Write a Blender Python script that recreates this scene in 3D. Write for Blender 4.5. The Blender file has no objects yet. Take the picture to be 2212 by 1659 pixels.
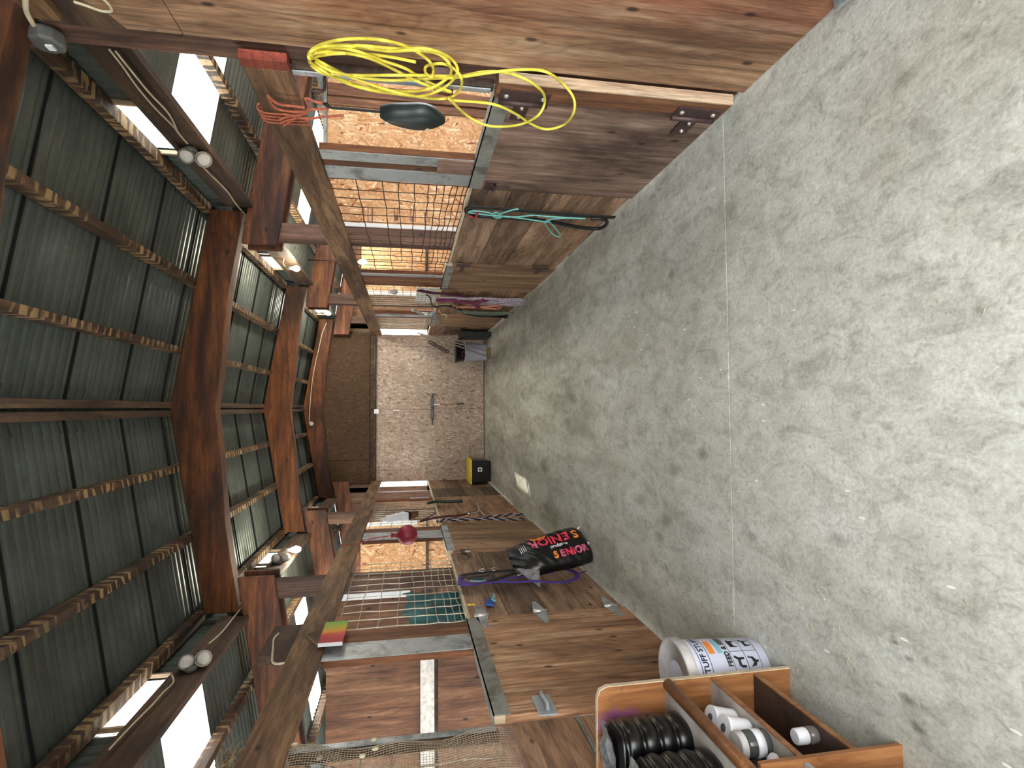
import bpy, bmesh, math, random
from mathutils import Vector, Matrix
random.seed(7)
SC = bpy.context.scene
COL = SC.collection

# ------------------------------------------------------------------ camera, world, sun, exposure
# the photograph lies on its side: the barn floor is at the right of the frame
FPX = 1224.0
def make_camera():
    import numpy as np
    f = FPX; W, H = 1659., 2212.
    v = np.array([779 - W/2, H/2 - 879, f]); v /= np.linalg.norm(v)      # aisle direction seen by an upright camera
    up = np.cross(v, np.array([1., 0, 0])); up /= np.linalg.norm(up)
    if up[1] < 0: up = -up
    rx = np.cross(up, v)
    if rx[0] < 0: rx = -rx
    M = np.array([rx, v, up])            # rows: world X, Y, Z in camera terms
    right, upw, fwd = M[:, 0], M[:, 1], M[:, 2]
    cam = bpy.data.cameras.new('camera'); o = bpy.data.objects.new('camera', cam); COL.objects.link(o)
    m = Matrix(((-upw[0], right[0], -fwd[0], 0), (-upw[1], right[1], -fwd[1], 0), (-upw[2], right[2], -fwd[2], 1.55), (0, 0, 0, 1)))
    o.matrix_world = m
    cam.sensor_width = 36; cam.lens = 36*f/2212; cam.clip_start = 0.02; cam.clip_end = 300
    SC.camera = o
make_camera()

world = bpy.data.worlds.new('world'); SC.world = world; world.use_nodes = True
bg = world.node_tree.nodes['Background']
bg.inputs[0].default_value = (0.93, 0.965, 0.985, 1); bg.inputs[1].default_value = 8.0
sun = bpy.data.lights.new('sun', 'SUN'); sun.energy = 4.2; sun.angle = 0.009; sun.color = (1.0, 0.95, 0.78)
so = bpy.data.objects.new('sun', sun); COL.objects.link(so)
so.rotation_euler = Vector((-2.825, -2.85, -3.09)).to_track_quat('-Z', 'Y').to_euler()
so.location = (16, 20, 20)

SC.view_settings.view_transform = 'Standard'; SC.view_settings.look = 'None'
SC.view_settings.gamma = 1.0; SC.view_settings.use_curve_mapping = False
SC.view_settings.exposure = 0.4
cy = SC.cycles
cy.use_denoising = True
cy.max_bounces = 10; cy.diffuse_bounces = 6; cy.glossy_bounces = 3; cy.transmission_bounces = 6; cy.transparent_max_bounces = 8
cy.caustics_reflective = False; cy.caustics_refractive = False
cy.sample_clamp_indirect = 8.0

# ------------------------------------------------------------------ helpers
def lin(h):
    h = h.lstrip('#'); r = [int(h[i:i+2], 16)/255 for i in (0, 2, 4)]
    return tuple((c/12.92 if c <= .04045 else ((c+.055)/1.055)**2.4) for c in r) + (1,)

def tag(o, label=None, cat=None, group=None, kind=None):
    if label: o['label'] = label
    if cat: o['category'] = cat
    if group: o['group'] = group
    if kind: o['kind'] = kind
    return o

OFF = {}
def thing(name, label, cat, loc, group=None):
    o = bpy.data.objects.new(name, None); o.empty_display_size = .1
    COL.objects.link(o); o.location = loc; OFF[o.name] = Vector(loc)
    return tag(o, label, cat, group)

class MB:
    def __init__(s): s.v = []; s.f = []; s.sm = []
    def add(s, vs, fs, smooth=False):
        n = len(s.v); s.v += [tuple(v) for v in vs]; s.f += [tuple(i+n for i in f) for f in fs]; s.sm += [smooth]*len(fs); return s
    def box(s, a, b):
        x0, x1 = sorted((a[0], b[0])); y0, y1 = sorted((a[1], b[1])); z0, z1 = sorted((a[2], b[2]))
        return s.hexa([(x0,y0,z0),(x1,y0,z0),(x1,y1,z0),(x0,y1,z0),(x0,y0,z1),(x1,y0,z1),(x1,y1,z1),(x0,y1,z1)])
    def hexa(s, p):
        return s.add(p, [(0,3,2,1),(4,5,6,7),(0,1,5,4),(1,2,6,5),(2,3,7,6),(3,0,4,7)])
    def prism(s, poly, axis, lo, hi):
        n = len(poly)
        def mk(u, v, w):
            return {'X': (w,u,v), 'Y': (u,w,v), 'Z': (u,v,w)}[axis]
        vs = [mk(u,v,lo) for u,v in poly] + [mk(u,v,hi) for u,v in poly]
        return s.add(vs, [tuple(range(n)), tuple(range(2*n-1, n-1, -1))] + [(i, (i+n), (i+1)%n+n, (i+1)%n) for i in range(n)])
    def tube(s, pts, r, n=6, closed=False, flat=None):
        pts = [Vector(p) for p in pts]; P = []
        m = len(pts); ref = None
        for i, p in enumerate(pts):
            a = pts[(i-1) % m] if (closed or i) else pts[0]; b = pts[(i+1) % m] if (closed or i < m-1) else pts[-1]
            t = (b-a); t = t.normalized() if t.length > 1e-9 else Vector((0,0,1))
            if ref is None:
                ref = t.orthogonal().normalized()
                if flat: ref = Vector(flat); ref = (ref - t*ref.dot(t)).normalized()
            else:
                if flat: ref = Vector(flat)
                ref = ref - t*ref.dot(t); ref = ref.normalized() if ref.length > 1e-6 else t.orthogonal().normalized()
            q = t.cross(ref); rr = r[i] if isinstance(r, (list, tuple)) else r
            k = .25 if flat else 1
            for j in range(n):
                an = 2*math.pi*j/n; P.append(p + ref*math.cos(an)*rr*k + q*math.sin(an)*rr)
        fs = []
        for i in range(m if closed else m-1):
            for j in range(n):
                a = i*n+j; b = i*n+(j+1)%n; c = ((i+1)%m)*n+(j+1)%n; d = ((i+1)%m)*n+j
                fs.append((a,b,c,d))
        s.add(P, fs, True)
        if not closed:
            k = len(s.v)-len(P); s.f += [tuple(k+j for j in range(n-1,-1,-1)), tuple(k+(m-1)*n+j for j in range(n))]; s.sm += [False, False]
        return s
    def lathe(s, prof, c, axis='Z', n=24, smooth=True):
        P = []
        for r, h in prof:
            for j in range(n):
                a = 2*math.pi*j/n; u, v = r*math.cos(a), r*math.sin(a)
                P.append({'Z': (c[0]+u, c[1]+v, c[2]+h), 'X': (c[0]+h, c[1]+u, c[2]+v), 'Y': (c[0]+u, c[1]+h, c[2]+v)}[axis])
        fs = [(i*n+j, i*n+(j+1)%n, (i+1)*n+(j+1)%n, (i+1)*n+j) for i in range(len(prof)-1) for j in range(n)]
        s.add(P, fs, smooth)
        k = len(s.v)-len(P); s.f += [tuple(k+j for j in range(n-1,-1,-1)), tuple(k+(len(prof)-1)*n+j for j in range(n))]; s.sm += [False, False]
        return s
    def xform(s, M):
        s.v = [tuple(M @ Vector(v)) for v in s.v]; return s
    def build(s, name, mat, parent=None, bevel=0, origin=None, sub=0):
        me = bpy.data.meshes.new(name)
        if parent is not None: off = OFF[parent.name]
        else:
            if origin is None:
                xs, ys, zs = zip(*s.v); origin = ((min(xs)+max(xs))/2, (min(ys)+max(ys))/2, min(zs))
            off = Vector(origin)
        me.from_pydata([tuple(Vector(v)-off) for v in s.v], [], s.f)
        me.polygons.foreach_set('use_smooth', s.sm); me.update()
        me.materials.append(mat)
        o = bpy.data.objects.new(name, me); COL.objects.link(o)
        if parent is not None: o.parent = parent
        else: o.location = off
        OFF[o.name] = off
        if bevel:
            b = o.modifiers.new('bevel', 'BEVEL'); b.width = bevel; b.segments = 2; b.limit_method = 'ANGLE'; b.harden_normals = False
        if sub:
            m = o.modifiers.new('sub', 'SUBSURF'); m.levels = sub; m.render_levels = sub
        return o

def catmull(pts, k=5, closed=False):
    pts = [Vector(p) for p in pts]; out = []; n = len(pts)
    rng = range(n if closed else n-1)
    for i in rng:
        if closed: p0, p1, p2, p3 = pts[(i-1)%n], pts[i], pts[(i+1)%n], pts[(i+2)%n]
        else: p0, p1, p2, p3 = pts[max(i-1,0)], pts[i], pts[i+1], pts[min(i+2,n-1)]
        for j in range(k):
            t = j/k
            out.append(.5*((2*p1)+(-p0+p2)*t+(2*p0-5*p1+4*p2-p3)*t*t+(-p0+3*p1-3*p2+p3)*t*t*t))
    if not closed: out.append(pts[-1])
    return out

def text_mesh(body, size, fn, spacing=1.0, bold=0.0):
    """flat lettering as a mesh; fn maps (u,v,depth) of the lettering to a point"""
    cu = bpy.data.curves.new('t', 'FONT'); cu.body = body; cu.size = size; cu.align_x = 'CENTER'; cu.align_y = 'CENTER'
    cu.space_character = spacing; cu.offset = bold; cu.resolution_u = 3
    o = bpy.data.objects.new('t', cu); COL.objects.link(o)
    dg = bpy.context.evaluated_depsgraph_get(); me = bpy.data.meshes.new_from_object(o.evaluated_get(dg))
    bm_ = bmesh.new(); bm_.from_mesh(me); bmesh.ops.triangulate(bm_, faces=bm_.faces[:])
    for _ in range(4):
        es = [e for e in bm_.edges if e.calc_length() > size*.22]
        if not es: break
        bmesh.ops.subdivide_edges(bm_, edges=es, cuts=1); bmesh.ops.triangulate(bm_, faces=bm_.faces[:])
    bm_.to_mesh(me); bm_.free()
    mb = MB(); mb.add([fn(v.co.x, v.co.y) for v in me.vertices], [tuple(p.vertices) for p in me.polygons])
    bpy.data.objects.remove(o); bpy.data.curves.remove(cu); bpy.data.meshes.remove(me)
    return mb

# ------------------------------------------------------------------ materials (all procedural, in world metres)
class NT:
    def __init__(s, name):
        s.m = bpy.data.materials.new(name); s.m.use_nodes = True; s.n = s.m.node_tree.nodes; s.l = s.m.node_tree.links
        s.b = s.n['Principled BSDF']; s.pos = s.n.new('ShaderNodeNewGeometry').outputs['Position']
    def __call__(s, t, **kw):
        nd = s.n.new('ShaderNode'+t)
        for k, v in kw.items():
            if k.startswith('i_'):
                key = k[2:]; key = int(key) if key.isdigit() else key.replace('_', ' ')
                if hasattr(v, 'is_linked') or hasattr(v, 'links'): s.l.new(v, nd.inputs[key])
                else: nd.inputs[key].default_value = v
            else: setattr(nd, k, v)
        return nd
    def link(s, a, b): s.l.new(a, b)
    def mapping(s, scale=(1,1,1), rot=(0,0,0), loc=(0,0,0), src=None):
        nd = s('Mapping'); nd.inputs['Scale'].default_value = scale; nd.inputs['Rotation'].default_value = rot; nd.inputs['Location'].default_value = loc
        s.link(src or s.pos, nd.inputs[0]); return nd.outputs[0]
    def noise(s, vec, scale=5., detail=4., rough=.55, dist=0.):
        nd = s('TexNoise'); s.link(vec, nd.inputs['Vector']); nd.inputs['Scale'].default_value = scale; nd.inputs['Detail'].default_value = detail
        nd.inputs['Roughness'].default_value = rough; nd.inputs['Distortion'].default_value = dist; return nd.outputs['Fac']
    def ramp(s, fac, stops):
        nd = s('ValToRGB'); s.link(fac, nd.inputs[0]); e = nd.color_ramp.elements
        while len(e) < len(stops): e.new(.5)
        for i, (p, c) in enumerate(stops):
            e[i].position = p; e[i].color = c if len(c) == 4 else (*c, 1)
        return nd.outputs[0]
    def mix(s, a, b, fac, mode='MIX'):
        nd = s('Mix', data_type='RGBA', blend_type=mode)
        for sock, v in ((nd.inputs[0], fac), (nd.inputs[6], a), (nd.inputs[7], b)):
            if isinstance(v, (int, float, tuple)): sock.default_value = v
            else: s.link(v, sock)
        return nd.outputs[2]
    def math(s, op, a, b=0.):
        nd = s('Math', operation=op)
        for sock, v in zip(nd.inputs, (a, b)):
            if isinstance(v, (int, float)): sock.default_value = v
            else: s.link(v, sock)
        return nd.outputs[0]
    def done(s, col=None, rough=.7, metal=0., bump=None, bstr=.3, bdist=.01):
        if col is not None:
            if isinstance(col, tuple): s.b.inputs['Base Color'].default_value = col
            else: s.link(col, s.b.inputs['Base Color'])
        if isinstance(rough, (int, float)): s.b.inputs['Roughness'].default_value = rough
        else: s.link(rough, s.b.inputs['Roughness'])
        s.b.inputs['Metallic'].default_value = metal
        if bump is not None:
            bn = s('Bump'); bn.inputs['Strength'].default_value = bstr; bn.inputs['Distance'].default_value = bdist
            s.link(bump, bn.inputs['Height']); s.link(bn.outputs[0], s.b.inputs['Normal'])
        return s.m

G = (0, 0, 0, 1); Wt = (1, 1, 1, 1)
def wood(name, dark, mid, light, axis='Y', stain=.5, fig=1.0, rough=.72, knots=True, scale=1.0, planks=None, seed=0, zebra=False, redrun=False):
    t = NT(name)
    k = {'X': (.09,1,1), 'Y': (1,.09,1), 'Z': (1,1,.09)}[axis]; k = tuple(a*scale for a in k)
    v = t.mapping(k, loc=(seed*3.1, seed*1.7, seed*2.3))
    g1 = t.noise(v, 14, 5, .6, .6)
    g2 = t.noise(v, 120, 3, .6)
    kf = {'X': (.035,1,1), 'Y': (1,.035,1), 'Z': (1,1,.035)}[axis]
    g3 = t.noise(t.mapping(kf, loc=(seed, seed*2.1, 1)), 46, 3, .62, .35)
    base = t.ramp(g1, [(.28, lin(dark)), (.5, lin(mid)), (.74, lin(light))])
    # flat-sawn figure: contour lines of a stretched noise
    fv = t.mapping(tuple(a*(1 if a > .5*scale else 1.6) for a in k), loc=(5+seed, 2, 1))
    fn = t.noise(fv, 2.6, 2, .5, .3)
    fr = t.math('FRACT', t.math('MULTIPLY', fn, 22*fig))
    fm = t.ramp(fr, [(0, (.62,.62,.62)), (.18, (1,1,1)), (.8, (.97,.97,.97)), (1, (.62,.62,.62))])
    c = t.mix(base, fm, .7, 'MULTIPLY')
    c = t.mix(c, t.ramp(g2, [(.3, (.55,.55,.55)), (.62, (1.1,1.1,1.1))]), .75, 'MULTIPLY')
    c = t.mix(c, t.ramp(g3, [(.30, (.38,.34,.32)), (.42, (.92,.92,.92)), (.58, (1,1,1)), (.72, (1.22,1.2,1.18))]), .75, 'MULTIPLY')
    sn = t.noise(t.mapping(tuple(math.sqrt(q) for q in k), loc=(seed,4,9)), 2.6, 6, .62, .5)
    c = t.mix(c, t.ramp(sn, [(.36, lin('#4a3020')), (.58, (1,1,1))]), stain, 'MULTIPLY')
    if knots:
        kk = {'X': (.5,1,1), 'Y': (1,.5,1), 'Z': (1,1,.5)}[axis]
        vo = t('TexVoronoi', feature='F1'); t.link(t.mapping(kk, loc=(seed*.7,0,.3)), vo.inputs['Vector']); vo.inputs['Scale'].default_value = 7.5
        c = t.mix(c, t.ramp(vo.outputs['Distance'], [(.06, lin('#2a140a')), (.12, (1,1,1))]), .85, 'MULTIPLY')
    if redrun:       # reddish weathering where water has run down the sheet
        sep = t('SeparateXYZ'); t.link(t.pos, sep.inputs[0])
        q = t.math('ADD', sep.outputs[1], t.math('MULTIPLY', t.math('SUBTRACT', t.noise(t.mapping((1,1,.35)), 2.5, 5, .6), .5), .9))
        c = t.mix(c, lin('#bf7350'), t.ramp(t.math('SUBTRACT', 2.55, q), [(.45, (0,0,0)), (.62, (.6,)*3), (.95, (.45,)*3)]), 'MULTIPLY')
    if planks:       # painted-on seams are never used; each board only varies in tone
        pax, w = planks
        sep = t('SeparateXYZ'); t.link(t.pos, sep.inputs[0]); q = t.math('FLOOR', t.math('MULTIPLY', sep.outputs[pax], 1/w))
        wn = t('TexWhiteNoise', noise_dimensions='1D'); t.link(t.math('ADD', q, seed), wn.inputs['W'])
        c = t.mix(c, t.ramp(wn.outputs['Value'], [(0, (.42,.38,.35)), (.5, (.85,.82,.8)), (1, (1.25,1.15,1.05))]), .8, 'MULTIPLY')
    if zebra:        # striped light and shade under the roof ribs, painted into the purlin colour
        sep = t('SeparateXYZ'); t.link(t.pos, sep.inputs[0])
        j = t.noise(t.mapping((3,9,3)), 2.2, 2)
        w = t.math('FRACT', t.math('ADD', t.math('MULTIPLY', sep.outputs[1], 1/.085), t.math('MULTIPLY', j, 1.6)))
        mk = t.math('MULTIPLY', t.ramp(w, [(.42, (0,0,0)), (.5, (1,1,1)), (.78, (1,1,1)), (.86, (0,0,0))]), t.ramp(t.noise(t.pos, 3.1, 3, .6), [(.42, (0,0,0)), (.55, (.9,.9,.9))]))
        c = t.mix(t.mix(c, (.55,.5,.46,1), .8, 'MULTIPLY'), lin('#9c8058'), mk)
    return t.done(c, rough, 0, g1, .25, .004)

def osb(name, cols, nrm='Y', big=1.0):
    t = NT(name)
    layers = []
    for i, a in enumerate((.35, 1.2, 2.0, 2.7, .9, 1.65)):
        rot = {'Y': (0,a,0), 'X': (a,0,0)}[nrm]
        n = t('TexNoise'); t.link(t.pos, n.inputs['Vector']); n.inputs['Scale'].default_value = 9
        vec = t('VectorMath', operation='ADD'); t.link(t.mapping((1,1,1), rot, (i*1.3,0,i)), vec.inputs[0])
        sc = t('VectorMath', operation='SCALE'); t.link(n.outputs['Color'], sc.inputs[0]); sc.inputs['Scale'].default_value = .04; t.link(sc.outputs[0], vec.inputs[1])
        m = t.mapping((1, 5.5, 5.5), src=vec.outputs[0])
        vo = t('TexVoronoi', feature='F1'); t.link(m, vo.inputs['Vector']); vo.inputs['Scale'].default_value = 11/big; vo.inputs['Randomness'].default_value = 1
        layers.append(vo)
    def val(vo):
        s2 = t('SeparateColor'); t.link(vo.outputs['Color'], s2.inputs[0]); return s2.outputs
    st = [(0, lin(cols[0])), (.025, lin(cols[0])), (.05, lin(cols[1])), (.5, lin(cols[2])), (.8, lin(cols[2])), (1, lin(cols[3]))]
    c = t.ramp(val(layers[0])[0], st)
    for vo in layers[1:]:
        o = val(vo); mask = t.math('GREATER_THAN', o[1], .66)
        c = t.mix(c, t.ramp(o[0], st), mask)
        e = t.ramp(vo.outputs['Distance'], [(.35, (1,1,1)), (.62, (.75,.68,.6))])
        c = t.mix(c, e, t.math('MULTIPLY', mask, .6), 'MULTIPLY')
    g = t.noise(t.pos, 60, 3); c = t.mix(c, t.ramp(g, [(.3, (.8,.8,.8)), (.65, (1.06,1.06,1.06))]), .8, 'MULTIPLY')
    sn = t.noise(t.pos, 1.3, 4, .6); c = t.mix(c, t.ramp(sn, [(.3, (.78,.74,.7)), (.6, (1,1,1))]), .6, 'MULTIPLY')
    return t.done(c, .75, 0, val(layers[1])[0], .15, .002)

def plain(name, col, rough=.6, metal=0., var=.15, sc=12, bump=0.):
    t = NT(name); n = t.noise(t.pos, sc, 4, .6)
    c = t.mix(lin(col), t.ramp(n, [(.3, (1-var*2.2,)*3), (.65, (1+var*.3,)*3)]), 1.0, 'MULTIPLY')
    return t.done(c, rough, metal, n if bump else None, bump or .1, .01)

def galv(name, col='#b4bcc0', rough=.38, metal=.55):
    t = NT(name); vo = t('TexVoronoi'); t.link(t.pos, vo.inputs['Vector']); vo.inputs['Scale'].default_value = 60
    s2 = t('SeparateColor'); t.link(vo.outputs['Color'], s2.inputs[0])
    n = t.noise(t.pos, 5, 5, .65, .5)
    c = t.mix(lin(col), t.ramp(s2.outputs[0], [(0, (.86,.87,.88)), (1, (1.06,1.06,1.06))]), .7, 'MULTIPLY')
    c = t.mix(c, t.ramp(n, [(.34, lin('#8a7f72')), (.52, (1,1,1))]), .7, 'MULTIPLY')
    return t.done(c, t.ramp(n, [(.3, (.6,)*3), (.7, (rough,)*3)]), metal)

SPOTS = [(-.93, 1.565, .022), (-1.0, 1.53, .022), (-.77, 1.60, .010), (-.80, 1.555, .012), (.16, 5.35, .10), (.09, 5.2, .09), (-1.15, 6.2, .14), (-.68, 6.35, .12), (-.36, 7.0, .10),
         (-.38, 3.13, .05), (-.26, 2.8, .04), (-.70, 3.25, .05), (-.82, 3.35, .05), (-.50, 1.85, .035), (-.60, 2.37, .03), (1.03, 1.50, .035), (-.55, 9.3, .13), (-1.2, 5.9, .10)]
def concrete():
    t = NT('concrete')
    n1 = t.noise(t.pos, 1.1, 6, .65, .5); n2 = t.noise(t.mapping((1,.55,1), (0,0,.5)), 9, 6, .7, .8); n3 = t.noise(t.pos, 70, 4, .7)
    c = t.ramp(n1, [(.3, lin('#b4b4a8')), (.5, lin('#c6c7be')), (.72, lin('#d3d4cf'))])
    c = t.mix(c, t.ramp(n2, [(.32, (.6,.59,.56)), (.5, (.95,.95,.94)), (.72, (1.16,1.16,1.15))]), .85, 'MULTIPLY')
    n4 = t.noise(t.mapping((1,.7,1), (0,0,-.4)), 27, 5, .72, 1.2)
    c = t.mix(c, t.ramp(n4, [(.33, (.66,.65,.61)), (.48, (.98,.98,.97)), (.7, (1.12,1.12,1.13))]), .8, 'MULTIPLY')
    c = t.mix(c, t.ramp(n3, [(.3, (.72,.72,.70)), (.7, (1.14,1.14,1.14))]), .8, 'MULTIPLY')
    # dried manure and drips: separate dark blots, mostly in the far half
    vo = t('TexVoronoi'); t.link(t.mapping((1,.8,1), loc=(.37,.2,0)), vo.inputs['Vector']); vo.inputs['Scale'].default_value = 2.3
    d = t.math('ADD', vo.outputs['Distance'], t.math('MULTIPLY', t.math('SUBTRACT', t.noise(t.pos, 16, 5, .7), .5), .42))
    c = t.mix(c, lin('#6b6250'), t.ramp(d, [(.0, (.6,)*3), (.10, (0,0,0))]))
    g = t.noise(t.mapping((1.6,.35,1)), 2.3, 6, .7, .6)
    sep = t('SeparateXYZ'); t.link(t.pos, sep.inputs[0])
    far = t.ramp(t.math('MULTIPLY', sep.outputs[1], .1), [(.15, (0,0,0)), (.55, (1,1,1))])
    f2 = t.ramp(g, [(.42, (0,0,0)), (.72, (.75,)*3)])
    c = t.mix(c, lin('#6a624c'), t.math('MULTIPLY', far, f2))
    wob = t.math('MULTIPLY', t.math('SUBTRACT', t.noise(t.pos, 30, 4, .7), .5), 1.3)
    for (x, y, r) in SPOTS:
        vd = t('VectorMath', operation='DISTANCE'); t.link(t.mapping((1/r, .55/r, 0)), vd.inputs[0]); vd.inputs[1].default_value = (x/r, .55*y/r, 0)
        c = t.mix(c, lin('#5e574a'), t.ramp(t.math('ADD', vd.outputs['Value'], wob), [(.3, (.65 if r < .03 else .42,)*3), (1.1, (0,0,0))]))
    # chalky scuffs
    vo2 = t('TexVoronoi'); t.link(t.mapping((1,.3,1), (0,0,.6)), vo2.inputs['Vector']); vo2.inputs['Scale'].default_value = 34
    s2 = t('SeparateColor'); t.link(vo2.outputs['Color'], s2.inputs[0])
    ch = t.math('MULTIPLY', t.math('GREATER_THAN', s2.outputs[0], .97), t.math('LESS_THAN', vo2.outputs['Distance'], .16))
    c = t.mix(c, lin('#e6e5dc'), ch)
    h = t.mix(n4, n3, .4)
    return t.done(c, t.ramp(n1, [(.3, (.55,)*3), (.7, (.75,)*3)]), 0, h, .35, .006)

def metal_sheet():
    t = NT('corrugated_metal'); n = t.noise(t.pos, 2.5, 5, .6); n2 = t.noise(t.pos, 40, 3)
    c = t.ramp(n, [(.3, lin('#484f4b')), (.6, lin('#5b635f')), (.8, lin('#707976'))])
    c = t.mix(c, t.ramp(n2, [(.3, (.85,)*3), (.7, (1.05,)*3)]), .6, 'MULTIPLY')
    return t.done(c, .42, .35)

def skylight_mat(dirt=False, clear=False):
    t = NT('fibreglass_dirty' if dirt else 'fibreglass')
    tr = t('BsdfTranslucent'); n = t.noise(t.pos, 8, 5, .65)
    c = t.ramp(n, [(.3, (.82,.80,.74)), (.6, (.93,.93,.92))])
    if dirt:
        m = t.noise(t.pos, 38, 4, .7); c = t.mix(c, lin('#7a6a4a'), t.ramp(m, [(.55, (0,0,0)), (.62, (.8,)*3)]))
    t.link(c, tr.inputs[0])
    t.link(tr.outputs[0], t.n['Material Output'].inputs[0]); return t.m

M = {}
M['concrete'] = concrete()
M['sheet'] = metal_sheet()
M['sky'] = skylight_mat(); M['skyd'] = skylight_mat(True)
M['ply_z'] = wood('plywood_upright', '#856046', '#b38b69', '#dbbc9c', 'Z', .6, 1.3, knots=True, redrun=True)
M['ply_y'] = wood('plywood_level', '#785642', '#a5815f', '#c6a88c', 'Z', .55, 1.2, seed=3)
M['door_r'] = wood('door_plywood_worn', '#705648', '#a08270', '#c9b09e', 'Z', .8, .8, seed=5)
M['door_l'] = wood('door_plywood_red', '#8a5f44', '#c0936e', '#e6c4a4', 'Z', .65, 1.1, seed=8)
M['planks'] = wood('level_planks', '#6b5342', '#a5866c', '#c8ac94', 'Y', .6, .8, planks=(2, .285), seed=2)
M['planks_b'] = wood('level_planks_b', '#6d5140', '#a58062', '#c6a488', 'Y', .55, .8, planks=(2, .285), seed=6)
M['rail'] = wood('rail_timber', '#50361f', '#846243', '#aa8864', 'Y', .75, 1.2, seed=1)
M['glulam'] = wood('glulam', '#3c1c0b', '#6e3d1a', '#94592a', 'X', .9, .9, seed=4)
M['shedraft'] = wood('shed_rafter_timber', '#42200e', '#6f3f24', '#986438', 'X', .85, 1.0, seed=9)
M['post'] = wood('post_timber', '#4a3224', '#6e5040', '#8a6a56', 'Z', .6, .9, seed=11)
M['beam'] = wood('beam_timber', '#33241a', '#584230', '#786048', 'Y', .7, .9, seed=12)
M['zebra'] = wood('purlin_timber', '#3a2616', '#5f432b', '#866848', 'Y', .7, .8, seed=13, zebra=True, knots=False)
M['jamb'] = wood('jamb_pale', '#a98a6e', '#cdb193', '#e2cdb4', 'Z', .35, 1.0, seed=14)
M['brownz'] = wood('jamb_brown', '#5d3a26', '#87583a', '#a37650', 'Z', .5, 1.0, seed=15)
M['darkply'] = wood('partition_plywood', '#5e3a26', '#83583b', '#a57b5a', 'Z', .55, 1.2, seed=16)
M['siding'] = wood('outer_siding', '#5a4230', '#7d6048', '#92765c', 'Z', .5, 1, planks=(1, .2), seed=17)
M['greyplank'] = wood('grey_planks', '#5c4a3c', '#7d6a58', '#978472', 'Y', .5, .8, planks=(2, .285), seed=18)
M['osb_in'] = osb('strandboard_golden', ('#94532c', '#c08a5a', '#dcae80', '#f4dcb8'), 'Y', 1.2)
M['osb_back'] = osb('strandboard_grey', ('#6c584c', '#9d8a7b', '#bda99a', '#e4d8cc'), 'Y', .9)
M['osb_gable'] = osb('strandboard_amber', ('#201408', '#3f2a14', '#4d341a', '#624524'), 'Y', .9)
M['galv'] = galv('galvanised_steel'); M['galvd'] = galv('galvanised_dull', '#989a94', .5, .4)
M['bright'] = plain('white_metal_trim', '#e6ecf0', .45, .1, .05)
M['whitep'] = plain('weathered_white_paint', '#e4dfd6', .7, 0, .18, 25)
M['rust'] = plain('rusty_iron', '#5a4644', .55, .5, .2, 30); M['bolt'] = plain('zinc_bolt', '#d5d3cc', .35, .7, .08)
M['wire_d'] = plain('dark_wire', '#4a3428', .5, .5); M['wire_l'] = plain('pale_wire', '#b8ad98', .45, .5)
M['yellow'] = plain('yellow_cord_jacket', '#f0e258', .35, 0, .08, 20); M['orange'] = plain('orange_twine', '#b9654a', .8, 0, .2, 60)
M['black'] = plain('black_webbing', '#111114', .5, 0, .2, 30); M['blackp'] = plain('black_plastic', '#0c0d0f', .3, 0, .2, 6)
M['boot'] = plain('dark_teal_rubber', '#222c2b', .42, 0, .2, 9)
M['tealr'] = plain('turquoise_rope', '#7cc4bc', .6, 0, .12, 50); M['red'] = plain('red_plastic', '#a8353a', .45)
M['plum'] = plain('plum_webbing', '#74234f', .7, 0, .15, 20); M['plumd'] = plain('dark_plum_webbing', '#48152f', .75)
M['lav'] = plain('lavender_rope', '#c2b6c4', .75, 0, .3, 45); M['peach'] = plain('peach_rope', '#d98f74', .7)
M['sage'] = plain('sage_rope', '#6d7b6a', .75, 0, .25, 40); M['leather'] = plain('brown_leather', '#6b3d28', .5)
M['cream'] = plain('cream_plastic', '#d6cfae', .6); M['bluem'] = plain('blue_metal', '#7fa3cf', .4, .3)
M['maroon'] = plain('maroon_rope', '#572a35', .7); M['green'] = plain('dark_green_strap', '#28382f', .7)
M['purple'] = plain('purple_webbing', '#4a2c8c', .65, 0, .12, 30); M['chrome'] = plain('chrome', '#d8dadd', .2, .9, .03)
M['cyan'] = plain('cyan_plastic', '#58b7cc', .4); M['tblue'] = plain('blue_plastic', '#2d5bb4', .4); M['ystick'] = plain('yellow_plastic', '#e8d23c', .5)
M['white'] = plain('white_plastic', '#e8eaf0', .35, 0, .05, 10); M['whited'] = plain('dusty_white_plastic', '#c9c6c2', .6, 0, .2, 7)
M['bucket'] = plain('grey_white_bucket', '#d4d8ea', .5, 0, .06, 8)
M['orangep'] = plain('orange_plastic', '#f2562a', .4); M['yellowl'] = plain('yellow_lid', '#f6da2c', .45)
M['ball'] = plain('maroon_rubber', '#8e2534', .5, 0, .12, 14)
M['cable'] = plain('cream_cable', '#cfc4a8', .6); M['lampw'] = plain('lamp_housing', '#a79f90', .5, 0, .12)
M['greybox'] = plain('grey_box', '#5a5b59', .5); M['tealt'] = plain('teal_tarp', '#1d6468', .5, 0, .3, 5, .3)
M['cob'] = plain('cobweb_straw', '#8f7b58', .9, 0, .3); M['broom'] = plain('broom_handle', '#9a8e80', .6)
M['rim'] = plain('pale_wood_edge', '#d5c4a6', .7, 0, .15)
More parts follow.
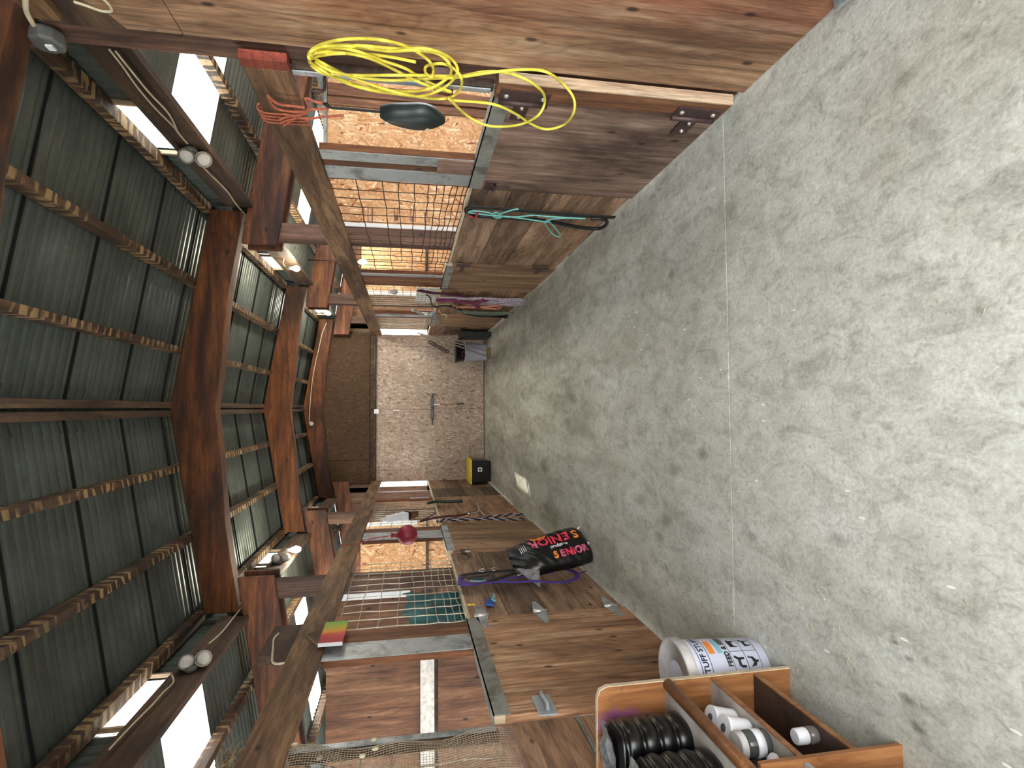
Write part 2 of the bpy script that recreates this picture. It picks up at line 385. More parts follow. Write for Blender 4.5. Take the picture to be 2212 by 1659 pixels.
def lam():
    t = NT('oak_laminate'); v = t.mapping((1,.8,.1)); g = t.noise(v, 22, 4, .6, 1.2)
    fr = t.math('FRACT', t.math('MULTIPLY', t.noise(t.mapping((1,1,.16)), 4, 2, .5, .8), 9))
    c = t.ramp(g, [(.3, lin('#6f4526')), (.55, lin('#96643c')), (.8, lin('#ad7d50'))])
    c = t.mix(c, t.ramp(fr, [(0, (.6,.55,.5)), (.15, (1,1,1)), (1, (.95,.95,.95))]), .6, 'MULTIPLY')
    # purple dye spilt on the far inner side
    vd = t('VectorMath', operation='DISTANCE'); t.link(t.mapping((1.0,.0,.55)), vd.inputs[0]); vd.inputs[1].default_value = (-1.22, 0, .735*.55)
    dd = t.math('ADD', vd.outputs['Value'], t.math('MULTIPLY', t.math('SUBTRACT', t.noise(t.pos, 18, 4), .5), .10))
    c = t.mix(c, lin('#8a4a86'), t.ramp(dd, [(.02, (.8,)*3), (.065, (0,0,0))]))
    return t.done(c, .4)
M['lam'] = lam()
M['lamgrey'] = plain('dusty_shelf', '#b1aba2', .75, 0, .22, 6); M['lamdark'] = plain('dark_shelf', '#4a3a33', .5, 0, .25, 9)
def emis(name, col, s):
    t = NT(name); t.b.inputs['Base Color'].default_value = col; t.b.inputs['Emission Color'].default_value = col; t.b.inputs['Emission Strength'].default_value = s; return t.m
M['bulb'] = emis('lit_bulb', (1.0, .96, .78, 1), 30.0)
def ink(name, col, rough=.6): return plain(name, col, rough, 0, .04)
M['ink'] = ink('navy_ink', '#1a1d3c'); M['inkb'] = ink('black_ink', '#121216'); M['inkw'] = ink('white_ink', '#f0f0f0')
M['inko'] = ink('orange_ink', '#f08a2c'); M['inkr'] = ink('red_ink', '#e03350'); M['inkp'] = ink('pink_ink', '#d2607e'); M['inkt'] = ink('teal_ink', '#7cb8c0')
M['inkoo'] = ink('orange_print', '#e8862e'); M['stamp'] = ink('faded_stamp', '#6b4a3a')
def signm():
    t = NT('painted_sign'); sep = t('SeparateXYZ'); t.link(t.pos, sep.inputs[0])
    y = t.math('ADD', t.math('MULTIPLY', t.math('SUBTRACT', sep.outputs[1], 3.54), 1/.36), t.math('MULTIPLY', t.math('SUBTRACT', t.noise(t.pos, 14, 3), .5), .35))
    return t.done(t.ramp(y, [(.12, lin('#b03a44')), (.4, lin('#cc5548')), (.55, lin('#dc9a3c')), (.7, lin('#b8a83c')), (.85, lin('#7fae46'))]), .7)
M['sign'] = signm()

# traced runs of cords, straps and cables, in world metres
TR={
'cord':[(1.33,2.163,1.517),(1.36,2.196,1.613),(1.39,2.241,1.71),(1.345,2.181,1.799),(1.375,2.262,1.89),(1.33,2.211,1.915),(1.36,2.216,1.914),(1.39,2.209,1.87),(1.345,2.1,1.79),(1.375,2.125,1.714),(1.33,2.052,1.638),(1.36,2.113,1.567),(1.39,2.194,1.51),(1.345,2.173,1.465),(1.375,2.269,1.445),(1.33,2.253,1.452),(1.36,2.278,1.475),(1.39,2.281,1.471),(1.345,2.181,1.42),(1.375,2.25,1.368),(1.33,2.233,1.336),(1.36,2.357,1.324),(1.39,2.48,1.343),(1.345,2.435,1.398),(1.375,2.494,1.475),(1.33,2.393,1.583),(1.36,2.407,1.688),(1.39,2.408,1.79),(1.345,2.264,1.865),(1.375,2.277,1.911),(1.33,2.183,1.908),(1.36,2.187,1.891),(1.39,2.206,1.82),(1.345,2.12,1.702),(1.375,2.164,1.593),(1.33,2.075,1.488),(1.36,2.14,1.416),(1.39,2.234,1.363),(1.345,2.226,1.35),(1.375,2.366,1.373),(1.33,2.353,1.424),(1.36,2.459,1.498),(1.39,2.511,1.6),(1.345,2.416,1.709),(1.375,2.434,1.806),(1.33,2.29,1.868),(1.36,2.297,1.914),(1.39,2.316,1.935),(1.345,2.2,1.899),(1.375,2.226,1.835),(1.33,2.157,1.729),(1.36,2.236,1.659),(1.39,2.342,1.583),(1.345,2.328,1.494),(1.375,2.417,1.406),(1.33,2.347,1.368),(1.36,2.373,1.416),(1.39,2.374,1.486),(1.345,2.238,1.555),(1.375,2.248,1.646),(1.33,2.136,1.727),(1.36,2.172,1.804),(1.39,2.241,1.874),(1.345,2.212,1.907),(1.375,2.319,1.93),(1.33,2.289,1.893),(1.36,2.381,1.828),(1.39,2.479,1.727),(1.345,2.407,1.618),(1.375,2.451,1.527),(1.33,2.34,1.459),(1.36,2.333,1.404),(1.39,2.317,1.37),(1.345,2.176,1.387),(1.375,2.167,1.433),(1.33,2.09,1.518),(1.36,2.159,1.612),(1.39,2.205,1.695),(1.345,2.131,1.763),(1.375,2.194,1.855),(1.33,2.161,1.899),(1.36,2.255,1.926),(1.39,2.359,1.924),(1.345,2.323,1.847),(1.375,2.368,1.746),(1.33,2.269,1.615),(1.36,2.297,1.481),(1.39,2.33,1.341),(1.345,2.209,1.251),(1.375,2.244,1.163),(1.33,2.201,1.081),(1.36,2.324,0.981),(1.39,2.466,0.93),(1.345,2.504,0.954),(1.375,2.654,1.003),(1.33,2.608,1.118),(1.36,2.656,1.192),(1.39,2.638,1.274),(1.345,2.43,1.369),(1.375,2.494,1.342),(1.33,2.414,1.179),(1.36,2.537,1.05),(1.39,2.672,0.949),(1.345,2.624,0.885),(1.375,2.629,0.799),(1.33,2.434,0.806),(1.36,2.364,0.823),(1.39,2.309,0.888),(1.345,2.165,0.999),(1.375,2.212,1.078),(1.33,2.181,1.221),(1.36,2.288,1.345),(1.39,2.372,1.479),(1.345,2.331,1.616),(1.375,2.381,1.747),(1.33,2.28,1.841),(1.36,2.279,1.905)],
'twine1':[(1.375,2.595,2.152),(1.375,2.658,2.122),(1.375,2.666,2.058),(1.375,2.672,2.012)],
'twine2':[(1.375,2.608,2.152),(1.375,2.699,2.14),(1.375,2.717,2.072),(1.375,2.707,2.013)],
'twine3':[(1.375,2.8,2.147),(1.375,2.759,2.085),(1.375,2.728,2.021),(1.375,2.664,1.991),(1.375,2.59,1.993),(1.375,2.611,1.955),(1.375,2.622,1.909)],
'twine4':[(1.375,2.832,2.149),(1.375,2.777,2.069),(1.375,2.77,1.999),(1.375,2.745,1.946),(1.375,2.713,1.843)],
'twine5':[(1.375,2.869,2.146),(1.375,2.789,2.081),(1.375,2.695,2.001),(1.375,2.676,1.946),(1.375,2.661,1.905)],
'twine6':[(1.375,2.745,2.121),(1.375,2.757,2.075),(1.375,2.788,2.012)],
'strap':[(1.37,2.604,1.912),(1.37,2.638,1.893),(1.37,2.639,1.816),(1.37,2.64,1.68),(1.37,2.638,1.67)],
'boot':[(1.36,2.622,1.672),(1.36,2.584,1.619),(1.36,2.564,1.546),(1.36,2.548,1.478),(1.36,2.569,1.423),(1.36,2.641,1.371),(1.36,2.695,1.417),(1.36,2.722,1.489),(1.36,2.711,1.566),(1.36,2.665,1.631)],
'boot_a':[(1.36,2.62,1.672),(1.36,2.584,1.619),(1.36,2.564,1.546),(1.36,2.548,1.478),(1.36,2.569,1.423),(1.36,2.637,1.372)],
'boot_b':[(1.36,2.626,1.672),(1.36,2.676,1.622),(1.36,2.712,1.546),(1.36,2.719,1.473),(1.36,2.695,1.417),(1.36,2.645,1.371)],
'blackrope':[(1.385,3.988,1.115),(1.385,3.874,1.124),(1.385,3.86,1.039),(1.385,3.873,0.84),(1.385,3.891,0.593),(1.385,3.909,0.339),(1.385,3.911,0.048)],
'blackrope2':[(1.38,3.928,1.126),(1.38,4.014,1.076),(1.38,4.028,0.936),(1.38,4.032,0.728),(1.38,4.06,0.51),(1.38,4.115,0.364),(1.38,4.16,0.218),(1.38,4.167,0.089),(1.38,4.079,0.057),(1.38,3.978,0.084),(1.38,3.935,0.134),(1.38,3.948,0.216)],
'teal1':[(1.37,3.922,1.126),(1.37,3.892,1.083),(1.37,3.92,0.968),(1.37,4.008,0.922),(1.37,3.989,0.877),(1.37,3.901,0.923),(1.37,3.94,0.949),(1.37,3.965,0.881),(1.37,3.972,0.773),(1.37,3.918,0.669),(1.37,3.924,0.552),(1.37,3.926,0.418),(1.37,3.926,0.266)],
'teal2':[(1.37,3.934,1.125),(1.37,3.966,0.961),(1.37,3.984,0.771),(1.37,4.045,0.53),(1.37,4.018,0.52),(1.37,4.24,0.392),(1.37,4.349,0.34),(1.37,4.382,0.354),(1.37,4.303,0.421),(1.37,4.072,0.533),(1.37,3.992,0.518),(1.37,3.943,0.447),(1.37,3.928,0.35)],
'teal3':[(1.37,3.945,0.908),(1.37,3.893,0.876),(1.37,3.827,0.825),(1.37,3.809,0.785)],
'redhook':[(1.36,3.984,1.104),(1.36,4.002,1.07),(1.36,3.929,1.062),(1.36,3.896,1.074)],
'plum1':[(1.37,6.688,1.404),(1.37,6.807,1.275),(1.37,6.831,1.162),(1.37,6.892,1.012),(1.37,6.989,0.797)],
'plum2':[(1.36,7.191,1.167),(1.36,7.223,1.072),(1.36,7.204,0.945),(1.36,7.302,0.807),(1.36,7.33,0.672),(1.36,7.103,0.562)],
'plum3':[(1.36,7.338,0.89),(1.36,7.384,0.71),(1.36,7.548,0.628),(1.36,7.803,0.555)],
'lav1':[(1.38,7.16,1.16),(1.38,7.123,0.91),(1.38,7.096,0.571),(1.38,7.148,0.303),(1.38,7.101,0.137),(1.38,7.203,0.036),(1.38,7.373,0.037),(1.38,7.416,0.166),(1.38,7.37,0.355),(1.38,7.324,0.54)],
'lav2':[(1.39,7.479,0.564),(1.39,7.552,0.372),(1.39,7.601,0.178),(1.39,7.536,0.088),(1.39,7.376,0.018),(1.39,7.303,0.187),(1.39,7.282,0.369),(1.39,7.303,0.517)],
'lav3':[(1.38,7.202,0.513),(1.38,7.262,0.443),(1.38,7.343,0.341),(1.38,7.354,0.25),(1.38,7.459,0.112)],
'peach':[(1.37,7.647,0.561),(1.37,7.736,0.437),(1.37,7.798,0.305),(1.37,7.711,0.267),(1.37,7.557,0.297),(1.37,7.542,0.373),(1.37,7.641,0.516),(1.37,7.664,0.678),(1.37,7.689,0.859)],
'dark1':[(1.38,7.842,1.16),(1.38,7.72,1.039),(1.38,7.856,0.881),(1.38,8.233,0.732),(1.38,8.427,0.592),(1.38,8.382,0.038)],
'dark2':[(1.39,8.29,0.707),(1.39,8.513,0.531),(1.39,8.573,0.266),(1.39,8.635,0.003)],
'sage':[(1.37,8.069,0.825),(1.37,8.099,0.629),(1.37,8.088,0.338),(1.37,8.076,0.044),(1.37,8.251,0.213),(1.37,8.232,0.515),(1.37,8.17,0.719)],
'brown':[(1.37,7.503,0.982),(1.37,7.751,0.918),(1.37,8.192,0.873),(1.37,7.959,0.854),(1.37,7.442,0.899)],
'cream':[(1.36,7.992,1.106),(1.36,8.306,1.049),(1.36,8.357,0.978),(1.36,8.775,0.959)],
'creamb':[(1.37,7.627,1.144),(1.37,7.563,1.049),(1.37,7.55,0.961),(1.37,7.744,0.873)],
'greycl1':[(1.37,8.048,1.486),(1.37,8.097,1.43),(1.37,8.319,1.359),(1.37,8.367,1.271),(1.37,8.294,1.176)],
'greycl2':[(1.37,6.916,1.319),(1.37,7.123,1.262),(1.37,7.588,1.226),(1.37,7.785,1.163)],
'bluetool':[(1.36,8.175,1.182),(1.36,8.597,1.113),(1.36,9.209,1.006)],
'maroon':[(-1.37,6.957,1.392),(-1.37,7.074,1.289),(-1.37,7.147,1.184),(-1.37,7.216,1.049),(-1.37,7.234,0.906),(-1.37,7.333,0.771),(-1.37,7.438,0.641)],
'maroonb':[(-1.37,7.045,1.372),(-1.37,7.172,1.295),(-1.37,7.454,1.188)],
'twist1':[(-1.37,6.868,1.199),(-1.37,7.023,1.063),(-1.37,7.006,0.88),(-1.37,6.989,0.696),(-1.37,7.042,0.501),(-1.37,7.122,0.296),(-1.37,7.107,0.114),(-1.37,6.865,0.145),(-1.37,6.819,0.257),(-1.37,6.882,0.432),(-1.37,6.945,0.609),(-1.37,6.95,0.839),(-1.37,6.954,1.068)],
'bit1':[(-1.35,8.208,0.54),(-1.35,7.771,0.589),(-1.35,7.431,0.622),(-1.35,7.279,0.67),(-1.35,7.203,0.794)],
'bit2':[(-1.35,7.431,0.622),(-1.35,7.213,0.61),(-1.35,7.007,0.595)],
'darkgreen':[(-1.38,8.293,1.254),(-1.38,8.427,1.118),(-1.38,8.372,0.968),(-1.38,8.361,0.744)],
'purple1':[(-1.38,4.469,1.141),(-1.38,4.447,1.039),(-1.38,4.482,0.875),(-1.38,4.441,0.722),(-1.38,4.433,0.562),(-1.38,4.373,0.441),(-1.38,4.36,0.336),(-1.38,4.411,0.244),(-1.38,4.49,0.187),(-1.38,4.602,0.175),(-1.38,4.68,0.216),(-1.38,4.696,0.294),(-1.38,4.645,0.377),(-1.38,4.654,0.42),(-1.38,4.718,0.445),(-1.38,4.674,0.421)],
'purple2':[(-1.38,4.46,1.142),(-1.38,4.512,1.142),(-1.38,4.705,1.114),(-1.38,4.559,1.117),(-1.38,4.447,1.039)],
'purple3':[(-1.38,4.457,0.879),(-1.38,4.537,0.758),(-1.38,4.568,0.643),(-1.38,4.581,0.528),(-1.38,4.62,0.446),(-1.38,4.621,0.36)],
'purple4':[(-1.38,4.545,0.181),(-1.38,4.564,0.135),(-1.38,4.62,0.076)],
'blackh1':[(-1.37,4.67,1.117),(-1.37,4.691,1.038),(-1.37,4.709,0.941),(-1.37,4.717,0.84),(-1.37,4.722,0.726),(-1.37,4.727,0.656)],
'blackh2':[(-1.37,4.616,1.122),(-1.37,4.6,1.048),(-1.37,4.616,0.948),(-1.37,4.62,0.876),(-1.37,4.496,0.895),(-1.37,4.548,0.973),(-1.37,4.571,1.078)],
'blackh3':[(-1.37,4.496,0.895),(-1.37,4.55,0.811),(-1.37,4.623,0.715),(-1.37,4.687,0.653)],
'tealbit':[(-1.355,4.463,1.063),(-1.355,4.456,1.027),(-1.355,4.44,0.992),(-1.355,4.456,0.943)],
'ring':[(-1.35,4.631,0.539),(-1.35,4.571,0.53),(-1.35,4.501,0.557),(-1.35,4.489,0.587)],
'bluetag':[(-1.4,4.175,0.987),(-1.4,4.284,0.926),(-1.4,4.25,0.911),(-1.4,4.19,0.915),(-1.4,4.151,0.941),(-1.4,4.104,0.928),(-1.4,4.124,0.989)],
'yellowstick':[(-1.4,4.166,1.12),(-1.4,4.157,1.063)],
'smallhook':[(-1.4,5.946,1.011),(-1.4,5.747,1.023),(-1.4,5.641,1.039)],
'cableL':[(-1.4,3.351,2.212),(-1.4,3.37,2.276),(-1.4,3.556,2.317),(-1.4,3.708,2.345),(-1.4,3.792,2.336)],
'cableTop':[(1.4,2.139,2.824),(1.4,2.187,2.851),(1.4,2.232,2.871),(1.4,2.289,2.885)],
'cableTop2':[(1.42,2.162,2.691),(1.42,2.178,2.657),(1.42,2.197,2.623),(1.42,2.196,2.595),(1.42,2.184,2.582),(1.42,2.156,2.578),(1.42,2.13,2.583)],
'wireR1':[(1.66,2.846,2.901),(1.66,2.971,2.904),(1.66,3.163,2.917),(1.66,3.382,2.916),(1.66,3.556,2.901),(1.66,3.712,2.903),(1.66,3.796,2.901)],
'wireR2':[(1.66,2.856,2.879),(1.66,3.045,2.881),(1.66,3.216,2.88),(1.66,3.425,2.868),(1.66,3.652,2.903)],
'wireR3':[(1.66,4.005,2.937),(1.66,4.257,2.921),(1.66,4.577,2.901),(1.66,4.957,2.915),(1.66,5.403,2.891)],
'wireL1':[(-1.66,3.152,2.981),(-1.66,3.372,2.972),(-1.66,3.577,2.957),(-1.66,3.701,2.956),(-1.66,3.833,2.947),(-1.66,3.945,2.998)],
'wireL2':[(-1.66,4.408,2.928),(-1.66,4.601,2.903),(-1.66,4.921,2.906),(-1.66,5.253,2.912),(-1.66,5.504,2.925)],
'cableBack':[(1.625,11.2,3.053),(1.428,11.2,3.132),(1.176,11.2,3.184),(0.813,11.2,3.261),(0.48,11.2,3.312),(0.038,11.2,3.348),(-0.293,11.2,3.359)],
'backbar':[(0.31,11.42,1.036),(0.203,11.42,1.056),(-0.01,11.42,1.07),(-0.064,11.42,1.083),(-0.277,11.42,1.084),(-0.39,11.42,1.086)],
'backbits':[(-0.061,11.42,2.124),(-0.06,11.42,1.783),(-0.062,11.42,1.653),(0.089,11.42,1.023),(0.089,11.42,0.884),(0.092,11.42,0.319),(0.105,11.42,0.197),(-1.435,11.42,2.242)],
'bootlace':[(1.4,3.246,2.173),(1.4,3.482,2.192),(1.4,3.805,2.192),(1.4,4.475,2.174)],
}
# ------------------------------------------------------------------ the setting
XA = 1.45            # aisle face of the stall fronts
YP = [2.40, 5.12, 8.22, 11.22]     # post lines along the aisle
def struct(o): o['kind'] = 'structure'; return o

fl = MB()
for y0, y1 in ((-3.0, 2.523), (2.533, 7.1), (7.108, 12.2)): fl.box((-4.7, y0, -.12), (4.7, y1, 0))
fl.box((-4.7, -3, -.13), (4.7, 12.2, -.012))
struct(fl.build('floor', M['concrete']))
struct(MB().box((-30, -40, -.3), (30, -3.0, -.02)).build('floor', plain('gravel_yard', '#a39c8c', .9, 0, .25, 6)))

def corr(mb, y0, y1, pts, amp=.013, per=.085, lap=.68):
    """corrugated sheets: ribs run through pts (list of (x,z)), waves along Y; each sheet laps the next"""
    n = max(2, int(round((y1-y0)/(per/12)))); k = len(pts)
    nx = [(-(pts[-1][1]-pts[0][1])), (pts[-1][0]-pts[0][0])]; L = math.hypot(*nx)*(1 if nx[1] >= 0 else -1); nx = [a/L for a in nx]
    V = []; Fc = []
    for i in range(n+1):
        y = y0+(y1-y0)*i/n; h = amp*math.exp(-(((y/per) % 1-.5)/.13)**2) - .004*math.cos(2*math.pi*y/per) + .008*((y/lap) % 1)
        for x, z in pts: V.append((x+nx[0]*h, y, z+nx[1]*h))
    for i in range(n):
        for j in range(k-1): Fc.append((i*k+j, i*k+j+1, (i+1)*k+j+1, (i+1)*k+j))
    mb.add(V, Fc, True); return mb

gz = lambda x: 3.57-.165*abs(x)
sz = lambda x: 3.02-.165*(abs(x)-1.42)
YF = -1.5             # the barn front is open here, just ahead of where the photographer stands inside the doorway
for s in (-1, 1):
    ce = corr(MB(), YF, 11.9, [(0, gz(0)), (s*.9, gz(.9)), (s*1.86, gz(1.86))]).build('ceiling', M['sheet']); struct(ce)
    m = MB(); y = .4
    while y < 11.5:
        m.hexa([(s*.02,y,gz(0)-.016),(s*1.80,y,gz(1.80)-.016),(s*1.80,y+.006,gz(1.80)-.016),(s*.02,y+.006,gz(0)-.016),(s*.02,y,gz(0)),(s*1.80,y,gz(1.80)),(s*1.80,y+.006,gz(1.80)),(s*.02,y+.006,gz(0))]); y += .68
    m.build('lap_seam', M['black'], ce)['kind'] = 'stuff'
    m = MB(); X0, X1 = s*1.79, s*4.62
    strips = [(3.65, 4.32), (7.15, 7.88), (10.05, 10.75)]
    y = YF
    for a, b in strips:
        corr(m, y, a, [(X0, sz(X0)), (X1, sz(X1))]); corr(m, a, b, [(s*3.7, sz(3.7)), (X1, sz(X1))])
        if a > 5: corr(m, a, b, [(X0, sz(X0)), (s*2.33, sz(2.33))])
        y = b
    corr(m, y, 11.9, [(X0, sz(X0)), (X1, sz(X1))])
    struct(m.build('ceiling', M['sheet']))
    for i, (a, b) in enumerate(strips):
        seg = [(X0 if i == 0 else s*2.30, s*3.72)]
        for p, q in seg:
            struct(corr(MB(), a-.03, b+.03, [(p, sz(p)+.004), (q, sz(q)+.004)]).build('window_%d' % (1+i+(0 if s > 0 else 3)), M['sky']))
# clerestory siding with its little windows
    wins = [(3.52, 4.14), (6.82, 7.44), (10.0, 10.95) if s > 0 else (9.95, 10.5)]; bot = lambda a: 2.95 if (s > 0 and a > 9) else w0
    m = MB(); y = YF; zb, zt = 2.88, gz(1.8)+.01; w0, w1 = 3.055, 3.235; xs = s*1.775
    for a, b in wins:
        corr(m, y, a, [(xs, zb), (xs, zt)]); corr(m, a, b, [(xs, zb), (xs, bot(a))]); corr(m, a, b, [(xs, w1), (xs, zt)]); y = b
    corr(m, y, 11.9, [(xs, zb), (xs, zt)])
    struct(m.build('wall_clerestory_' + ('right' if s > 0 else 'left'), M['sheet']))
    for i, (a, b) in enumerate(wins):
        w = thing('window_%d' % (7+i+(0 if s > 0 else 3)), None, None, (xs, (a+b)/2, w0)); struct(w)
        if not (s > 0 and i == 2): MB().box((xs-.004, a, w0), (xs+.004, b, w1)).build('pane', M['skyd'] if s < 0 else M['sky'], w)     # far right opening is enlarged and left unglazed to let the sun in
        f = MB()
        for q in ((a-.02, a), (b, b+.02)): f.box((xs-s*.03-.012, q[0], bot(a)-.02), (xs-s*.03+.012, q[1], w1+.02))
        f.box((xs-s*.03-.012, a, bot(a)-.02), (xs-s*.03+.012, b, bot(a))); f.build('window_frame', M['jamb'], w)
# outer walls with an open stall doorway in each bay
    m = MB(); xo = s*4.5
    ys = [(YF, 2.9), (4.5, 5.9), (7.3, 8.7), (11.1, 11.6)]
    for a, b in ys: m.box((xo, a, 0), (xo+s*.03, b, 2.5))
    m.box((xo, YF, 2.15), (xo+s*.03, 11.6, 2.5))
    struct(m.build('wall_' + ('right' if s > 0 else 'left'), M['siding']))
# back wall
m = MB()
for s in (-1, 1):
    m.box((s*1.66, 11.55, 0), (s*4.5, 11.6, 2.5)); m.box((s*1.45, 11.55, 0), (s*1.66, 11.6, 1.15)); m.box((s*1.45, 11.55, 2.10), (s*1.66, 11.6, 2.9))
    m.hexa([(s*1.66,11.55,2.5),(s*4.5,11.55,2.5),(s*4.5,11.6,2.5),(s*1.66,11.6,2.5),(s*1.66,11.55,2.96),(s*4.5,11.55,2.5),(s*4.5,11.6,2.5),(s*1.66,11.6,2.96)])
m.prism([(-1.86,2.1),(1.86,2.1),(1.86,3.285),(0,3.59),(-1.86,3.285)], 'Y', 11.62, 11.66)
m.box((-1.455, 11.52, 0), (1.455, 11.54, 3.2))
for s in (-1, 1): m.box((s*1.57, 11.55, 1.1), (s*1.66, 11.6, 2.9))
struct(m.build('wall_back', M['siding']))
struct(MB().prism([(-.14, gz(.14)+.012), (0, gz(0)+.03), (.14, gz(.14)+.012), (.14, gz(.14)+.018), (0, gz(0)+.036), (-.14, gz(.14)+.018)], 'Y', YF, 11.9).build('trim_4', M['sheet']))
# near plywood lining on the right, and its two upper boards
m = MB(); m.box((XA, -1.2, .012), (XA+.018, 2.335, 2.40))
m.prism([(-1.2,2.404),(2.335,2.404),(2.335,2.60),(2.25,2.63),(2.10,2.78),(-1.2,2.78)], 'X', XA, XA+.018)
struct(m.build('wall_right_lining', M['ply_z']))
struct(MB().box((XA+.02, -1.2, 2.42), (XA+.06, 2.38, 2.9)).build('trim_1', M['beam']))
struct(MB().box((XA-.02, -.4, 2.80), (XA+.018, 2.30, 2.90)).build('trim_2', M['rail'], bevel=.004))
# galvanised foot bracket low on the near lining
t = thing('door_guide', 'grey steel floor guide low on the nearest right plywood', 'bracket', (XA-.01, 1.60, .03))
MB().box((XA-.012, 1.40, .05), (XA-.001, 1.72, .15)).build('back_plate', M['galv'], t); MB().box((XA-.05, 1.40, .04), (XA-.012, 1.72, .055)).build('foot_plate', M['galv'], t)

# sliding doors and gable panel at the far end
d = thing('door_1', None, None, (-.72, 11.47, 0)); struct(d)
MB().box((-1.46, 11.45, .015), (-1.235, 11.475, 2.14)).box((-1.23, 11.45, .015), (-.036, 11.475, 2.14)).build('door_panel', M['osb_back'], d)
d2 = thing('door_2', None, None, (.72, 11.47, 0)); struct(d2)
MB().box((-.03, 11.45, .015), (1.215, 11.475, 2.14)).box((1.22, 11.45, .015), (1.44, 11.475, 2.14)).build('door_panel', M['osb_back'], d2)
struct(MB().box((-1.5, 11.36, 2.15), (1.5, 11.46, 2.19)).box((-1.5, 11.40, 2.19), (1.5, 11.46, 2.25)).build('trim_3', M['beam']))
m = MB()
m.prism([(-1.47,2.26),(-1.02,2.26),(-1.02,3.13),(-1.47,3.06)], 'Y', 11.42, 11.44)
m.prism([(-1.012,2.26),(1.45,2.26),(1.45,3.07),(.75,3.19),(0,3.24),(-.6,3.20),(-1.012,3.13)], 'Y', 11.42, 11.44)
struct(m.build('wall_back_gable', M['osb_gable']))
struct(MB().box((-1.5, 11.48, 2.2), (1.5, 11.515, 3.1)).build('wall_back_framing', M['beam']))
BITS = TR['backbits']
# hardware on the far doors
t = thing('slide_bolt', 'long black slide bolt across the seam of the far doors', 'latch', (0, 11.44, 1.03))
MB().box((-.36, 11.425, 1.04), (.27, 11.435, 1.06)).build('bolt_bar', M['black'], t, bevel=.002)
MB().box((.0, 11.41, 1.025), (.19, 11.45, 1.085)).build('bolt_case', M['blackp'], t, bevel=.006)
MB().box((-.22, 11.41, 1.025), (-.03, 11.45, 1.085)).build('keeper', M['blackp'], t, bevel=.006)
MB().box((.25, 11.41, .99), (.27, 11.44, 1.06)).build('handle', M['blackp'], t, bevel=.002)
t = thing('junction_box', 'white box above the seam of the far doors', 'electrical box', (-.07, 11.44, 2.08))
MB().box((-.12, 11.33, 2.09), (-.03, 11.359, 2.18)).build('cover', M['white'], t, bevel=.006)
t = thing('door_cleat', 'small white cleat high on the far door seam', 'cleat', (-.055, 11.45, 1.72))
MB().box((-.07, 11.43, 1.79), (-.04, 11.45, 1.81)).build('end_cap', M['white'], t); MB().box((-.07, 11.43, 1.70), (-.04, 11.45, 1.72)).build('end_cap', M['white'], t); MB().box((-.06, 11.43, 1.73), (-.05, 11.448, 1.78)).build('bar', M['bolt'], t)
t = thing('door_cleat', 'small white cleat just under the black slide bolt', 'cleat', (.055, 11.45, .91))
MB().box((.04, 11.43, 1.0), (.07, 11.45, 1.02)).build('end_cap', M['white'], t); MB().box((.04, 11.43, .91), (.07, 11.45, .93)).build('end_cap', M['white'], t); MB().box((.05, 11.43, .93), (.06, 11.448, 1.0)).build('bar', M['bolt'], t)
t = thing('hook_and_cord', 'black hook on a red cord low on the far door', 'hook', (.06, 11.44, .40))
MB().tube([(.055, 11.445, .92), (.06, 11.444, .7), (.062, 11.44, .55)], .004).build('cord', M['red'], t)
MB().tube(catmull([(.06, 11.44, .56), (.05, 11.43, .53), (.065, 11.43, .50), (.07, 11.435, .42)]), .012).build('hook', M['black'], t)

# ------------------------------------------------------------------ timber frame
bayname = ['nearest', 'second', 'third', 'farthest']; sidename = {-1: 'left', 1: 'right'}
def poly_rafter(y0, y1, name, label):
    bot = [(-1.69,2.925),(-1.0,3.035),(-.45,3.075),(0,3.13),(.45,3.075),(1.0,3.035),(1.69,2.925)]
    top = [(1.69,3.19),(1.1,3.285),(.5,3.39),(0,3.475),(-.5,3.39),(-1.1,3.285),(-1.69,3.19)]
    o = MB().prism(bot+top, 'Y', y0, y1).build(name, M['glulam'], bevel=.006)
    tag(o, label, 'rafter', None); return o
RL = ['reddish glued rafter nearest the camera, cut by the photo edge', 'reddish glued rafter crossing above the first stall doors, largest seen whole',
      'glued rafter over the lit bulbs, second one seen whole', 'dark glued rafter just in front of the far gable board']
for i, y in enumerate(YP):
    poly_rafter(y-.10 if i == 0 else y, y+.03 if i == 0 else y+.14, 'ridge_rafter', RL[i])
for i, y in enumerate(YP):
    for s in (-1, 1):
        if i == 0 and s < 0:
            y_ = 2.0
        else: y_ = y + (.06 if i == 0 else 0)
        x0, x1 = s*1.462, s*1.605
        top = 2.92
        if i == 0 and s > 0: x0 = 1.487; y_ = 2.39; top = 2.93
        if i == 0 and s < 0: x0 = -1.492
        if i == 3: x0, x1 = s*1.63, s*1.76; top = 2.90
        o = MB().box((x0, y_, 0), (x1, y_+.14, top)).build('wooden_post', M['post'], bevel=.006)
        tag(o, ['rough brown post behind the yellow cord, %s side of the aisle' if s > 0 else 'rough brown post on the %s, nearest the camera',
                'rough brown post on the %s under the largest whole rafter', 'rough brown post on the %s, middle of the aisle',
                'rough brown post on the %s beside the far doors'][i] % sidename[s], 'post')
